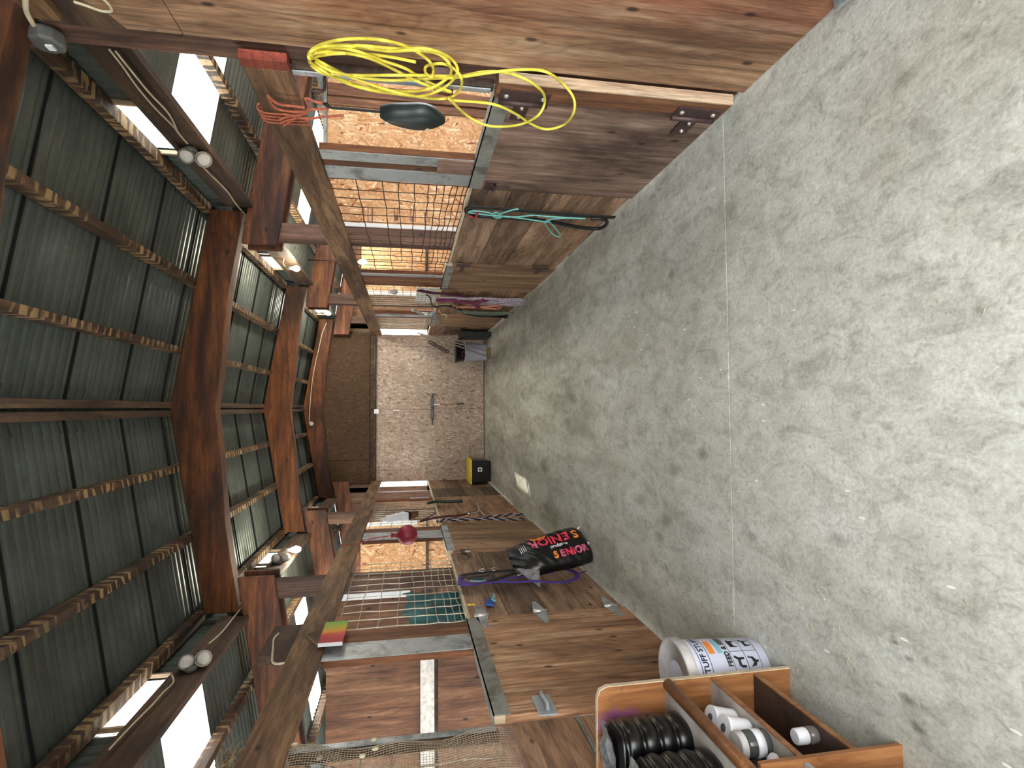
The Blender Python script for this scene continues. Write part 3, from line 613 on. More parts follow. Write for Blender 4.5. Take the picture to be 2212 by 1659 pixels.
for i, y in enumerate(YP):
    for s in (-1, 1):
        if i == 0: continue
        for k, (ya, nm) in enumerate(((y-.052, 'front'), (y+.142, 'rear'))):
            if i == 3 and k: continue
            pts = [(s*1.40, 2.645), (s*2.0, 2.55), (s*4.5, 2.15), (s*4.5, 2.42), (s*1.40, 2.928)]
            o = MB().prism(pts, 'Y', ya, ya+.05).build('lean_to_rafter', M['shedraft'], bevel=.004)
            tag(o, '%s plank rafter bolted to the %s face of the %s post on the %s' % (['', 'reddish', 'brown', 'shadowed'][i], nm, ['', 'second', 'third', 'farthest'][i], sidename[s]), 'rafter')
# purlins: one board per bay
bays = [(2.43, 5.18), (5.18, 8.28), (8.28, 11.4)]
def board_on_slope(x, w, h, zf, y0, y1):
    z = zf(x); return MB().hexa([(x-w/2,y0,zf(x-w/2)-.0-h),(x+w/2,y0,zf(x+w/2)-h),(x+w/2,y1,zf(x+w/2)-h),(x-w/2,y1,zf(x-w/2)-h),
                     (x-w/2,y0,zf(x-w/2)-.012),(x+w/2,y0,zf(x+w/2)-.012),(x+w/2,y1,zf(x+w/2)-.012),(x-w/2,y1,zf(x-w/2)-.012)])
pos = {'left side of the ridge, touching it': -.035, 'right side of the ridge, touching it': .035, 'first left of the ridge': -.49, 'first right of the ridge': .49,
       'second left of the ridge': -1.07, 'second right of the ridge': 1.07}
for bi, (a, b) in enumerate(bays):
    for nm, x in pos.items():
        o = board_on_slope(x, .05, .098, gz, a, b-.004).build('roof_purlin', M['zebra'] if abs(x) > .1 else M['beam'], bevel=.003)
        tag(o, 'roof purlin %s, %s bay of three seen' % (nm, ['nearest', 'middle', 'farthest'][bi]), 'purlin', 'purlins under the ridge roof')
    for s in (-1, 1):
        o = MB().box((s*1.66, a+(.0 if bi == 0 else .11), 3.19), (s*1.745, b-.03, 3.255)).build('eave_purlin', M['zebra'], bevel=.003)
        tag(o, 'eave board above the clerestory strip, %s side, %s bay of three seen' % (sidename[s], ['nearest', 'middle', 'farthest'][bi]), 'purlin', 'eave boards over the clerestory')
        o = MB().box((s*1.70, a+.04, 2.83), (s*1.745, b-.12 if bi < 2 else (9.93 if s > 0 else b), 3.045)).build('clerestory_beam', M['beam'], bevel=.004)  # far right board is cut short so the sun can pass
        tag(o, 'wide board under the clerestory strip, %s side, %s bay of three seen' % (sidename[s], ['nearest', 'middle', 'farthest'][bi]), 'beam', 'boards under the clerestory')
        for k, x in enumerate((2.27, 3.0, 3.72)):
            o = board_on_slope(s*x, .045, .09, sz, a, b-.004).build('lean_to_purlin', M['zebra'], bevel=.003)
            tag(o, 'lean-to roof purlin on the %s, %s from the aisle, %s bay of three seen' % (sidename[s], ['first', 'second', 'third'][k], ['nearest', 'middle', 'farthest'][bi]), 'purlin', 'purlins under the lean-to roofs')
# long rails over the stall fronts
for s, y0 in ((1, 2.40), (-1, 1.9)):
    t = thing('top_rail', 'long 2x6 rail over the %s stall fronts' % sidename[s] + (', its near end painted red' if s > 0 else ', running out of the photo'), 'rail', (s*1.44, 2.0, 2.035))
    MB().box((s*1.42, y0 + (.07 if s > 0 else 0), 2.035), (s*1.46, 11.42, 2.225)).build('board', M['rail'], t, bevel=.004)
    if s > 0: MB().box((s*1.42, 2.40, 2.035), (s*1.46, 2.468, 2.225)).build('painted_end', wood('red_stained_end', '#6a2a20', '#94402f', '#a85540', 'Y', .3, 1), t, bevel=.004)['label'] = 'red painted board end'

# ------------------------------------------------------------------ stall fronts
def mesh_wires(s, x, y0, y1, zs, step, r, jit=.006, zlo=None):
    m = MB(); rnd = random.Random(int(y0*100)+s)
    n = int((y1-y0)/step)
    yy = [y0+step*i for i in range(n+1)]
    off = {(i, j): (rnd.uniform(-jit, jit), rnd.uniform(-jit, jit)) for i in range(-1, n+2) for j in range(len(zs))}
    for j, z in enumerate(zs):
        m.tube([(s*x, yy[i]+0, z+off[i, j][1]) for i in range(n+1)] + [(s*x, y1, z)], r, 5)
    for i, y in enumerate(yy):
        m.tube([(s*(x-.003), y+off[i, j][0]*1.5, z) for j, z in enumerate(zs)], r, 5)
    return m
GZ = [2.04,1.96,1.87,1.78,1.70,1.60,1.50,1.41,1.355,1.305,1.26,1.22,1.18,1.15]
GZL = [2.0,1.87,1.74,1.61,1.50,1.41,1.34,1.28,1.23,1.18,1.145]
def stall_front(s, y0, y1, label, mat, rows=4, xo=0., top=1.125, cap=True, z0=.015):
    t = thing('stall_front_wall', label, 'stall wall', (s*1.47, (y0+y1)/2, 0))
    h = (top-z0)/rows; rnd = random.Random(int(y0*31)+s)
    for k in range(rows):
        e = rnd.uniform(0, .004)
        MB().box((s*(XA+xo+e), y0, z0+h*k+.002), (s*(XA+.038), y1, z0+h*(k+1)-.002)).build('plank', mat, t, bevel=.003)
    if cap: MB().box((s*(XA-.012), y0, top), (s*(XA+.045), y1, top+.018)).build('cap_board', M['rim'], t, bevel=.003)['label'] = 'pale worn edge of the top board'
    return t
def dutch_door(s, y0, y1, label, mat, capmat='galvd', xo=-.02):
    t = thing('stall_door', label, 'stall door', (s*1.44, (y0+y1)/2, 0))
    MB().box((s*(XA+xo), y0+.006, .02), (s*(XA+.018), y1-.006, 1.10)).build('door_panel', mat, t, bevel=.003)
    c = MB().box((s*(XA+xo-.006), y0+.01, 1.075), (s*(XA+xo-.001), y1-.03, 1.158)).box((s*(XA+xo-.006), y0+.01, 1.152), (s*(XA+.03), y1-.03, 1.158))
    c.build('metal_cap', M[capmat], t)['label'] = 'galvanised channel along the door top'
    MB().box((s*(XA+xo), y0+.01, 1.10), (s*(XA+.018), y1-.03, 1.152)).build('cap_core', M['rim'], t)
    return t
def strip(s, y0, y1, z0, z1, x=1.445, th=.006, mat='galv', parent=None, name='metal_strip'):
    return MB().box((s*x, y0, z0), (s*(x+th), y1, z1)).build(name, M[mat], parent)
def upright(s, y0, y1, label, strips, z0=1.145, z1=2.035, mat='brownz'):
    t = thing('window_upright', label, 'upright', (s*1.47, (y0+y1)/2, z0))
    MB().box((s*1.45, y0, z0), (s*1.49, y1, z1)).build('board', M[mat], t, bevel=.003)
    for a, b, *rest in strips:
        zz = rest if rest else (z0+.012, z1)
        m = MB().box((s*1.443, a, zz[0]), (s*1.449, b, zz[1]))
        for q in range(5):
            z = zz[0]+.06+q*(zz[1]-zz[0]-.12)/4; yq = a+.02
            m.lathe([(.005,0),(.004,-.003*s)], (s*1.443, yq, z), 'X', 8)
        m.build('metal_strip', M['galv'], t)['label'] = 'nailed galvanised strip'
    return t

# right side
t = thing('door_jamb', 'brown jamb with a pale sunlit edge beside the nearest right door', 'jamb', (1.43, 2.43, 0))
MB().box((1.405, 2.365, .045), (1.455, 2.375, 1.158)).build('pale_edge', M['jamb'], t, bevel=.002)['label'] = 'lit front edge, coloured paler'  # daylight on the jamb's front face, put into a paler wood colour
MB().box((1.407, 2.376, .045), (1.455, 2.50, 1.158)).build('board', M['brownz'], t, bevel=.003)
upright(1, 2.49, 2.53, 'thin metal-edged upright behind the yellow cord', [(2.50, 2.53)], z0=1.162, mat='beam')
d = dutch_door(1, 2.505, 3.655, 'worn dark plywood Dutch door, nearest on the right', M['door_r'])
def butt_hinge(parent, s, y, z0, z1, strap):
    h = MB().box((s*1.398, y-.075, z0), (s*1.406, y, z1)).build('hinge', M['rust'], parent); h['label'] = 'rusty plate hinge with bright bolts'
    MB().tube([(s*1.395, y+.012, z0), (s*1.395, y+.012, z1)], .013, 10).build('hinge_pin', M['rust'], h)
    MB().box((s*1.418, y+.012, strap[0]), (s*1.429, y+.21, strap[1])).build('strap', M['rust'], h)
    m = MB()
    zc = (strap[0]+strap[1])/2
    for yy, zz in ((y-.04, z0+.03), (y-.04, z1-.03)): m.lathe([(.012,0),(.012,-.006),(.006,-.011)], (1.398, yy, zz), 'X', 10)
    for yy, zz in ((y+.08, zc), (y+.16, zc)): m.lathe([(.011,0),(.011,-.006),(.006,-.016)], (1.418, yy, zz), 'X', 10)
    m.build('bolt', M['bolt'], h)
butt_hinge(d, 1, 2.495, .07, .29, (.12, .20)); butt_hinge(d, 1, 2.495, .91, 1.14, (.98, 1.05))
b = MB().box((1.418, 3.50, .99), (1.429, 3.62, 1.06)).build('latch', M['rust'], d)
MB().tube(catmull([(1.41,3.50,1.03),(1.40,3.53,1.0),(1.40,3.58,1.0),(1.41,3.60,1.03),(1.41,3.65,1.03)]), .007).build('bolt_rod', M['rust'], b)
MB().tube([(1.41,3.54,1.0),(1.41,3.54,.90)], .007).tube(catmull([(1.412,3.60,1.05),(1.39,3.61,1.06),(1.40,3.63,1.05)]), .006).build('hasp', M['rust'], b)
upright(1, 3.26, 3.645, 'brown upright with two galvanised strips beside the right wire window', [(3.262, 3.375), (3.47, 3.645)])
MB().box((1.438, 3.265, 1.165), (1.443, 3.46, 1.37)).build('patch_board', M['door_r'], [o for o in COL.objects if o.name.startswith('window_upright') and o.type == 'EMPTY'][-1])
stall_front(1, 3.66, 5.66, 'dark level-plank half wall behind the turquoise halter', M['planks'])
def wire_window(s, y0, y1, label, zs, step, mat, r=.0035, x=1.452, jit=.008):
    o = mesh_wires(s, x, y0, y1, zs, step, r, jit).build('wire_panel', M[mat]); tag(o, label, 'wire mesh'); return o
wire_window(1, 3.67, 5.72, 'dark woven wire panel on the right, in front of the golden strandboard', GZ[:1]+GZ[2:3]+GZ[4:], .165, 'wire_d')
d = dutch_door(1, 5.68, 6.90, 'second right plywood stall door, low in the aisle', M['ply_y'])
for z in ((.10,.28), (.92,1.06)):
    h = MB().box((1.424, 5.62, z[0]), (1.430, 5.70, z[1])).build('hinge', M['rust'], d)
    MB().box((1.424, 5.70, (z[0]+z[1])/2-.02), (1.430, 5.90, (z[0]+z[1])/2+.02)).build('strap', M['rust'], h)
upright(1, 6.22, 6.85, 'wide brown upright with one metal strip, right of the hanging bulb', [(6.22, 6.32)])
stall_front(1, 6.91, 8.85, 'half wall behind the cluster of coloured halters', M['planks_b'])
wire_window(1, 6.92, 8.2, 'wire panel behind the coloured halters', GZ, .15, 'wire_l')
wire_window(1, 5.72, 6.2, 'narrow wire panel over the second right door', GZ[::2], .15, 'wire_d')
t = thing('metal_panel', 'grey metal sheet behind the wire at the halters', 'metal sheet', (1.50, 7.8, 1.145)); MB().box((1.50, 7.15, 1.15), (1.506, 8.2, 1.43)).build('sheet', M['bright'], t)
d = dutch_door(1, 8.86, 10.05, 'third right stall door, near the white bucket', M['ply_y'])
upright(1, 8.82, 9.3, 'dark upright with bright metal strip by the third right door', [(8.95, 9.15)])
stall_front(1, 10.06, 11.40, 'last short half wall on the right, behind the broom', M['planks'])
wire_window(1, 9.35, 11.4, 'farthest wire panel on the right', GZ[::2], .12, 'wire_l')

# left side
stall_front(-1, -.6, 2.62, 'reddish plank half wall on the left behind the shelf unit', M['planks_b'], rows=1, top=.76, cap=False, z0=.015)
t = thing('upper_plank', 'loose upper plank on the nearest left half wall', 'plank', (-1.45, 1.6, .775)); MB().box((-1.452, -.6, .778), (-1.488, 2.62, 1.075)).build('board', M['planks_b'], t, bevel=.005)
MB().box((-1.448, -.6, .762), (-1.48, 2.62, .776)).build('pale_edge', M['galvd'], t)
d = dutch_door(-1, 2.64, 3.90, 'reddish plywood Dutch door, nearest on the left', M['door_l'], 'galvd')
def strap_hinge(parent, y, z):
    h = MB().add([(-1.424, y-.02, z+.045), (-1.424, y-.02, z-.045), (-1.424, y-.20, z-.012), (-1.424, y-.20, z+.012),
                  (-1.428, y-.02, z+.045), (-1.428, y-.02, z-.045), (-1.428, y-.20, z-.012), (-1.428, y-.20, z+.012)],
                 [(0,1,2,3),(7,6,5,4),(0,4,5,1),(1,5,6,2),(2,6,7,3),(3,7,4,0)]).build('hinge', M['galv'], parent)
    h['label'] = 'shiny galvanised strap hinge'
    MB().add([(-1.424, y+.02, z+.045), (-1.424, y+.02, z-.045), (-1.424, y+.20, z-.012), (-1.424, y+.20, z+.012),
              (-1.428, y+.02, z+.045), (-1.428, y+.02, z-.045), (-1.428, y+.20, z-.012), (-1.428, y+.20, z+.012)],
             [(3,2,1,0),(4,5,6,7),(1,5,4,0),(2,6,5,1),(3,7,6,2),(0,4,7,3)]).build('leaf', M['galv'], h)
    MB().tube([(-1.42, y, z-.05), (-1.42, y, z+.05)], .009, 8).build('hinge_pin', M['bolt'], h)
for z in (1.05, .64, .12): strap_hinge(d, 3.905, z)
b = MB().box((-1.420, 2.60, .86), (-1.428, 2.78, .95)).build('latch', M['galv'], d, bevel=.002); b['label'] = 'galvanised swivel latch'
MB().tube(catmull([(-1.41,2.62,.905),(-1.395,2.65,.90),(-1.395,2.70,.905),(-1.41,2.78,.90)]), .012).build('lever', M['galv'], b)
upright(-1, 2.545, 2.60, 'thin metal-edged upright at the nearest left stall window', [(2.565, 2.60)], mat='beam')
upright(-1, 3.44, 3.88, 'upright with a broad galvanised strip behind the painted sign', [(3.442, 3.665)])
stall_front(-1, 3.91, 5.70, 'plank half wall behind the purple lead rope', M['planks'])
wire_window(-1, 3.9, 5.45, 'pale wire panel in front of the teal tarp on the left', GZL, .155, 'wire_l')
d = dutch_door(-1, 5.72, 6.98, 'plain plywood stall door behind the feed bag', M['ply_y'], 'galv')
h = MB().box((-1.421, 5.62, .98), (-1.428, 5.72, 1.03)).build('latch', M['rust'], d)
MB().lathe([(.026,0),(.034,.006),(.026,.012),(.02,.006)], (-1.42, 5.60, .96), 'X', 16).build('ring', M['bolt'], h)
upright(-1, 6.42, 6.78, 'metal-faced upright behind the red ball', [(6.42, 6.78)]); 
stall_front(-1, 7.0, 9.3, 'half wall behind the striped lead rope', M['planks_b'])
upright(-1, 6.8, 7.02, 'brown upright between the red ball and the white lantern', [])
wire_window(-1, 7.03, 8.9, 'rusty pale wire panel behind the white lantern', GZL, .14, 'wire_l')
stall_front(-1, 9.31, 10.25, 'weathered grey plank stretch of the left half wall', M['greyplank'])
stall_front(-1, 10.26, 11.42, 'brown plank half wall behind the yellow-lidded tote', M['planks'])
upright(-1, 9.2, 9.32, 'upright with a white tag by the far left window', [(9.2, 9.3, 1.2, 1.5)], mat='brownz')

# partitions between stalls
def part(label, s, y, x0, x1, z0, z1, mat, name='stall_partition', cat='partition'):
    return tag(MB().box((s*x0, y, z0), (s*x1, y+.02, z1)).build(name, M[mat]), label, cat)
o = thing('stall_partition', 'golden strandboard wall seen through the right wire window', 'partition', (2.5, 5.335, 0))
MB().box((1.61, 5.335, .01), (2.79, 5.355, 2.27)).build('board', M['osb_in'], o); MB().box((3.0, 5.34, .01), (4.48, 5.36, 2.27)).build('board', M['osb_in'], o)
MB().box((2.79, 5.32, .01), (2.865, 5.37, 2.27)).box((2.885, 5.32, .01), (3.0, 5.37, 2.27)).build('batten', M['brownz'], o, bevel=.003)
MB().box((1.61, 5.315, .9), (1.70, 5.334, 2.32)).build('edge_strip', M['bright'], o)['label'] = 'white metal edge strip'
MB().box((1.61, 5.305, 2.272), (4.48, 5.365, 2.30)).build('top_plate', M['galvd'], o)
# faint mill stamp on the board
m = MB(); rnd = random.Random(5)
for (x, z, w, h) in [(1.80,1.94,.012,.0),(1.80,1.90,.012,.0),(1.80,1.86,.02,.0)]:
    m.box((1.72, 5.333, z), (1.86, 5.335, z+w*.6))
for z, L in ((1.66,.13),(1.63,.13),(1.51,.13),(1.495,.06),(1.47,.13),(1.38,.10),(1.36,.12),(1.34,.05)): m.box((1.74, 5.333, z), (1.74+L, 5.335, z+.008))
m.box((1.745, 5.333, 1.635), (1.80, 5.335, 1.66)); m.build('stamp', M['stamp'], o)['label'] = 'faded mill stamp'
o = thing('stall_partition', 'red-brown plywood wall with a white board, seen over the nearest left door', 'partition', (-2.5, 5.335, 0))
MB().box((-1.61, 5.335, .01), (-4.48, 5.355, 1.27)).build('lower_sheet', M['darkply'], o); MB().box((-1.61, 5.33, 1.42), (-4.48, 5.35, 2.255)).build('upper_sheet', M['darkply'], o)
MB().box((-1.61, 5.357, 1.24), (-4.48, 5.37, 1.45)).build('gap_darkening_board', M['beam'], o)  # dark board added so the gap under the white board looks black
MB().box((-2.05, 5.305, 1.305), (-4.48, 5.328, 1.43)).build('white_board', M['whitep'], o)['label'] = 'weathered white board'
MB().box((-1.61, 5.315, 1.52), (-1.72, 5.329, 2.32)).build('edge_strip', M['bright'], o)['label'] = 'white metal edge strip'
for s in (-1, 1):
    o = thing('stall_partition', 'strandboard wall deep in the %s stalls, past the second door' % sidename[s], 'partition', (s*2.5, 8.4, 0))
    MB().box((s*1.61, 8.42, .01), (s*4.48, 8.44, 2.2)).build('board', M['osb_in'], o)
    MB().box((s*1.61, 8.395, 1.24), (s*4.48, 8.42, 1.28)).build('batten', M['beam'], o)
    MB().box((s*1.61, 8.40, 1.4), (s*1.70, 8.419, 2.2)).build('edge_strip', M['bright'], o)
    part('strandboard wall on the near side of the first %s stall' % sidename[s], s, 2.2 if s > 0 else 1.9, 1.62, 4.48, .01, 2.3, 'osb_in')
t = thing('teal_tarp', 'teal plastic tarp hung inside the left wire panel', 'tarp', (-1.56, 4.8, .9))
m = MB(); n = 24; P = []; Fc = []
for i in range(n+1):
    y = 4.27+.81*i/n
    for j in range(9):
        z = .86+.70*j/8; P.append((-1.60+.02*math.sin(i*.9+j*.3)+.012*math.sin(j*1.7+i*.4) - .05*(1-j/8), y+.02*math.sin(j), z - .03*math.sin(i*.5)))
for i in range(n):
    for j in range(8): Fc.append((i*9+j, (i+1)*9+j, (i+1)*9+j+1, i*9+j+1))
m.add(P, Fc, True).build('sheet', M['tealt'], t)
# ------------------------------------------------------------------ things hung on the walls
def rope(name, label, cat, keys, base=None, group=None):
    """keys: list of (part, trace key, radius, material, flat?)"""
    p0 = TR[keys[0][1]][0]
    t = thing(name, label, cat, base or (p0[0], p0[1], min(p[2] for k in keys for p in TR[k[1]])), group)
    last = None
    for part, key, r, mat, *fl in keys:
        pts = catmull(TR[key], 5)
        if fl and fl[0] > 1:          # several loose turns
            mb = MB(); rnd = random.Random(len(key)*7+len(pts))
            for q in range(fl[0]):
                dy, dz, ph = rnd.uniform(-.035, .035), rnd.uniform(-.03, .03), rnd.uniform(0, 6)
                mb.tube([(p[0]+.008*q-.01, p[1]+dy+.02*math.sin(i*.35+ph), max(.02, p[2]+dz)) for i, p in enumerate(pts)], r, 6)
            o = mb.build(part, M[mat], t); continue
        o = MB().tube(pts, r, 7, flat=(1,0,0) if fl and fl[0] else None).build(part, M[mat], t)
        last = o
    return t
c = rope('extension_cord', 'yellow extension cord hung in loose coils on the nearest right post', 'cord', [('cord', 'cord', .0062, 'yellow')])
MB().tube([(1.40, 2.47, 1.43), (1.40, 2.475, 1.40), (1.40, 2.48, 1.35)], [.012, .014, .016], 10).build('plug', M['leather'], c)['label'] = 'brown plug end'
t = thing('coat_hook', 'dark iron hook behind the coils of yellow cord', 'hook', (1.45, 2.50, 1.36))
MB().box((1.44, 2.42, 1.36), (1.486, 2.48, 1.44)).build('plate', M['rust'], t, bevel=.01)
MB().tube(catmull([(1.43, 2.50, 1.90), (1.36, 2.48, 1.90), (1.35, 2.47, 1.94)]), .008).build('peg', M['rust'], t)
t = rope('baling_twine', 'frayed orange baling twine knotted round the right rail', 'twine', [('strand', 'twine%d' % k, .006, 'orange') for k in range(1, 7)])
# over the rail and knot
m = MB()
for k in range(4): m.tube(catmull([(1.41, 2.80+.035*k, 2.03), (1.405, 2.81+.03*k, 2.13), (1.42, 2.83+.03*k, 2.24), (1.47, 2.84+.03*k, 2.235), (1.475, 2.84+.03*k, 2.05)]), .005)
m.build('wrap', M['orange'], t)
bt = rope('hoof_boot', 'dark teal rubber boot hanging by a black strap from orange twine', 'boot', [('strap', 'strap', .013, 'black', 1)])
A_, B_ = catmull(TR['boot_a'], 6), catmull(TR['boot_b'], 6); cx = 1.36
m = MB(); P = []; Fc = []; NA = 18
for k, (p, q) in enumerate(zip(A_, B_)):
    c_ = (p+q)/2; hw = (p-q).length/2; wd = (q-p).normalized() if hw > 1e-5 else Vector((0, 1, 0)); tt = k/(len(A_)-1)
    th = .052*math.sqrt(max(.02, math.sin(math.pi*min(1, .08+tt*.9))))
    for i_ in range(NA):
        an = 2*math.pi*i_/NA; crease = 1-.10*math.exp(-((math.sin(an)-.1)/.12)**2) if math.cos(an) < 0 else 1
        P.append(Vector((cx, 0, 0))+Vector((0, c_.y, c_.z))+wd*hw*math.sin(an)+Vector((th*math.cos(an)*crease, 0, 0)))
for k in range(len(A_)-1):
    for i_ in range(NA): Fc.append((k*NA+i_, k*NA+(i_+1) % NA, (k+1)*NA+(i_+1) % NA, (k+1)*NA+i_))
m.add(P, Fc, True); m.add(P[-NA:], [tuple(range(NA))]); m.add(P[:NA], [tuple(range(NA))]); m.build('body', M['boot'], bt)
for kx, sd in ((4, .62), (11, .62), (20, .5)):
    q = A_[kx].lerp(B_[kx], .5+sd/2*.8); MB().lathe([(.011, 0), (.011, -.006)], (cx-.040, q.y, q.z), 'X', 10).build('rivet', M['cream'], bt)
rope('lead_rope', 'thick black lead rope hanging from the right half wall', 'rope', [('webbing', 'blackrope', .030, 'black', 1), ('rope', 'blackrope2', .014, 'black')])
rope('rope_halter', 'turquoise knotted rope halter over the black lead', 'halter', [('noseband', 'teal1', .0055, 'tealr'), ('crown_strap', 'teal2', .006, 'tealr'), ('tail', 'teal3', .006, 'tealr')])
t = rope('plastic_hook', 'small red hook holding the turquoise halter', 'hook', [('hook', 'redhook', .010, 'red')])
rope('nylon_halter', 'plum webbing halter in the far right cluster', 'halter', [('crown_strap', 'plum1', .05, 'plumd', 1), ('cheek_strap', 'plum2', .065, 'plum', 1), ('tail', 'plum3', .04, 'plum', 1)])
rope('lead_rope', 'lavender and white lead rope looped beside the plum halter', 'rope', [('rope', 'lav1', .009, 'lav', 3), ('rope', 'lav2', .009, 'lav', 3), ('rope', 'lav3', .008, 'lav', 2)])
rope('lead_rope', 'peach lead rope doubled below the plum halter', 'rope', [('rope', 'peach', .009, 'peach', 2)])
rope('webbing_halter', 'black webbing halter lowest in the far right cluster', 'halter', [('strap', 'dark1', .045, 'black', 1), ('strap', 'dark2', .013, 'black', 3)])
rope('lead_rope', 'sage green lead rope among the far right halters', 'rope', [('rope', 'sage', .009, 'sage', 3)])
rope('leather_strap', 'brown leather strap in the far right cluster', 'strap', [('strap', 'brown', .012, 'leather', 1)])
rope('cream_strap', 'cream strap curled in the far right cluster', 'strap', [('strap', 'cream', .007, 'cream'), ('strap', 'creamb', .009, 'cream', 1)])
rope('grey_clip', 'grey metal clips hooked on the wire above the halters', 'clip', [('clip', 'greycl1', .022, 'bolt'), ('clip', 'greycl2', .009, 'wire_d')])
rope('blue_pick', 'blue hoof pick sticking out of the halter cluster', 'hoof pick', [('handle', 'bluetool', .011, 'bluem')])
rope('rope_halter', 'maroon rope halter over the striped lead on the left', 'halter', [('noseband', 'maroon', .013, 'maroon'), ('crown_strap', 'maroonb', .008, 'maroon')])
t = thing('lead_rope', 'dark lead rope with pale stripes on the left half wall', 'rope', (-1.37, 7.6, .2))
pts = catmull(TR['twist1'], 8); m1, m2 = MB(), MB()
def helix(pts, r, ph):
    out = []; d = 0
    for i, p in enumerate(pts):
        if i: d += (p-pts[i-1]).length
        a = d*42+ph; out.append(p+Vector((math.cos(a), math.sin(a), 0))*r)
    return out
pp = []
for i in range(len(pts)-1):
    for k in range(3): pp.append(pts[i].lerp(pts[i+1], k/3))
m1.tube(helix(pp, .009, 0), .010, 6); m2.tube(helix(pp, .009, math.pi), .0085, 6)
m1.build('dark_strand', M['black'], t); m2.build('pale_strand', M['lav'], t)
rope('snaffle_bit', 'silver bit jutting out over the maroon halter', 'bit', [('cheek_ring', 'bit1', .012, 'chrome'), ('mouthpiece', 'bit2', .011, 'chrome')])
rope('crop', 'dark green wrapped crop on the far left half wall', 'strap', [('strap', 'darkgreen', .022, 'green')])
t = rope('lead_rope', 'purple flat lead rope in a long loop by the feed bag', 'rope', [('webbing', 'purple1', .022, 'purple', 1), ('webbing', 'purple2', .020, 'purple', 1), ('webbing', 'purple3', .018, 'purple', 1), ('tail', 'purple4', .012, 'purple', 1)])
MB().tube(catmull(TR['ring'], 4), .007, 8).build('snap_ring', M['chrome'], t)
t = rope('webbing_halter', 'black halter with silver buckles and a cyan slider', 'halter', [('crown_strap', 'blackh1', .032, 'black', 1), ('cheek_strap', 'blackh2', .026, 'black', 1), ('chin_strap', 'blackh3', .028, 'black', 1), ('slider', 'tealbit', .013, 'cyan', 1)])
t['label'] = 'black halter with silver buckles and a cyan slider, above the purple rope'
a = TR['blackh1']
m = MB()
for q in (a[2], a[3]): m.tube([(q[0]+.02, q[1]-.03, q[2]+.02), (q[0]+.02, q[1]+.03, q[2]+.02), (q[0]+.02, q[1]+.03, q[2]-.02), (q[0]+.02, q[1]-.03, q[2]-.02)], .004, 6, closed=True)
m.build('buckle', M['chrome'], t)
t = thing('plastic_tag', 'blue and pale-blue plastic clip on the left half wall', 'clip', TR['bluetag'][0])
o = [(p[1], p[2]) for p in TR['bluetag']]
MB().prism(o, 'X', -1.44, -1.425).build('body', M['tblue'], t, bevel=.003)
MB().tube(catmull([TR['bluetag'][k] for k in (2, 3, 4, 5)], 3), .008).build('edge', M['inkt'], t)
t = thing('marker_pen', 'short yellow stick above the blue clip on the left wall', 'stick', TR['yellowstick'][1])
MB().tube([(-1.435, p[1], p[2]) for p in TR['yellowstick']], .006, 8).build('body', M['ystick'], t)
# ball, lantern
t = thing('horse_ball', 'round maroon rubber ball with a handle hanging on the left', 'ball', (-1.33, 6.25, 1.43))
cb = Vector((-1.325, 6.05, 1.545)); R = .103
m = MB(); m.lathe([(R*math.sin(math.pi*i/16), -R*math.cos(math.pi*i/16)) for i in range(1, 16)], cb, 'Z', 28); m.build('ball', M['ball'], t)
MB().lathe([(.05, .085), (.026, .105), (.022, .13), (.03, .155), (.034, .16), (.030, .165)], cb, 'Z', 18).build('handle', M['ball'], t)
MB().tube([(-1.325, 6.05, 1.70), (-1.34, 6.06, 1.85), (-1.40, 6.09, 2.04)], .004).tube([(-1.325, 6.05, 1.70), (-1.35, 6.12, 1.88), (-1.40, 6.2, 2.04)], .004).tube([(-1.405, 6.1, 2.03), (-1.405, 6.1, 2.23), (-1.47, 6.1, 2.23)], .004).build('cord', M['red'], t)
t = thing('lantern', 'white plastic lantern with a brown top hung on the left wire', 'lantern', (-1.38, 7.45, 1.50))
ax = Vector((0, .75, -.36)); p0 = Vector((-1.37, 7.05, 1.78)); 
def boxy(p, q, w1, w2, mat, nm):
    p, q = Vector(p), Vector(q); d = (q-p).normalized(); e1 = Vector((1, 0, 0)); e2 = d.cross(e1).normalized()
    v = [p+e1*a*w1[0]+e2*b*w1[1] for a, b in ((-1,-1),(1,-1),(1,1),(-1,1))] + [q+e1*a*w2[0]+e2*b*w2[1] for a, b in ((-1,-1),(1,-1),(1,1),(-1,1))]
    return MB().hexa(v).build(nm, M[mat], t, bevel=.012)
boxy((-1.36, 7.12, 1.80), (-1.36, 7.30, 1.56), (.035, .035), (.05, .06), 'white', 'body')
boxy((-1.36, 7.315, 1.545), (-1.36, 7.33, 1.52), (.052, .062), (.05, .05), 'black', 'band')
boxy((-1.36, 7.33, 1.515), (-1.36, 7.45, 1.43), (.045, .06), (.035, .04), 'leather', 'strap')
boxy((-1.36, 7.08, 1.86), (-1.36, 7.115, 1.81), (.012, .04), (.02, .035), 'white', 'hanger')
# painted sign
t = thing('painted_sign', 'small square sign painted green, orange and red hanging from the left rail', 'sign', (-1.395, 3.72, 1.94))
MB().box((-1.385, 3.545, 1.925), (-1.403, 3.885, 2.065)).build('board', M['sign'], t)
MB().box((-1.384, 3.538, 1.925), (-1.404, 3.545, 2.065)).build('edge', M['white'], t)
MB().tube([(-1.40, 3.56, 2.065), (-1.412, 3.745, 2.165), (-1.40, 3.87, 2.065)], .0035).build('string', M['cob'], t)
MB().tube([(-1.43, 3.745, 2.165), (-1.41, 3.745, 2.165)], .004, 8).build('nail', M['rust'], t)
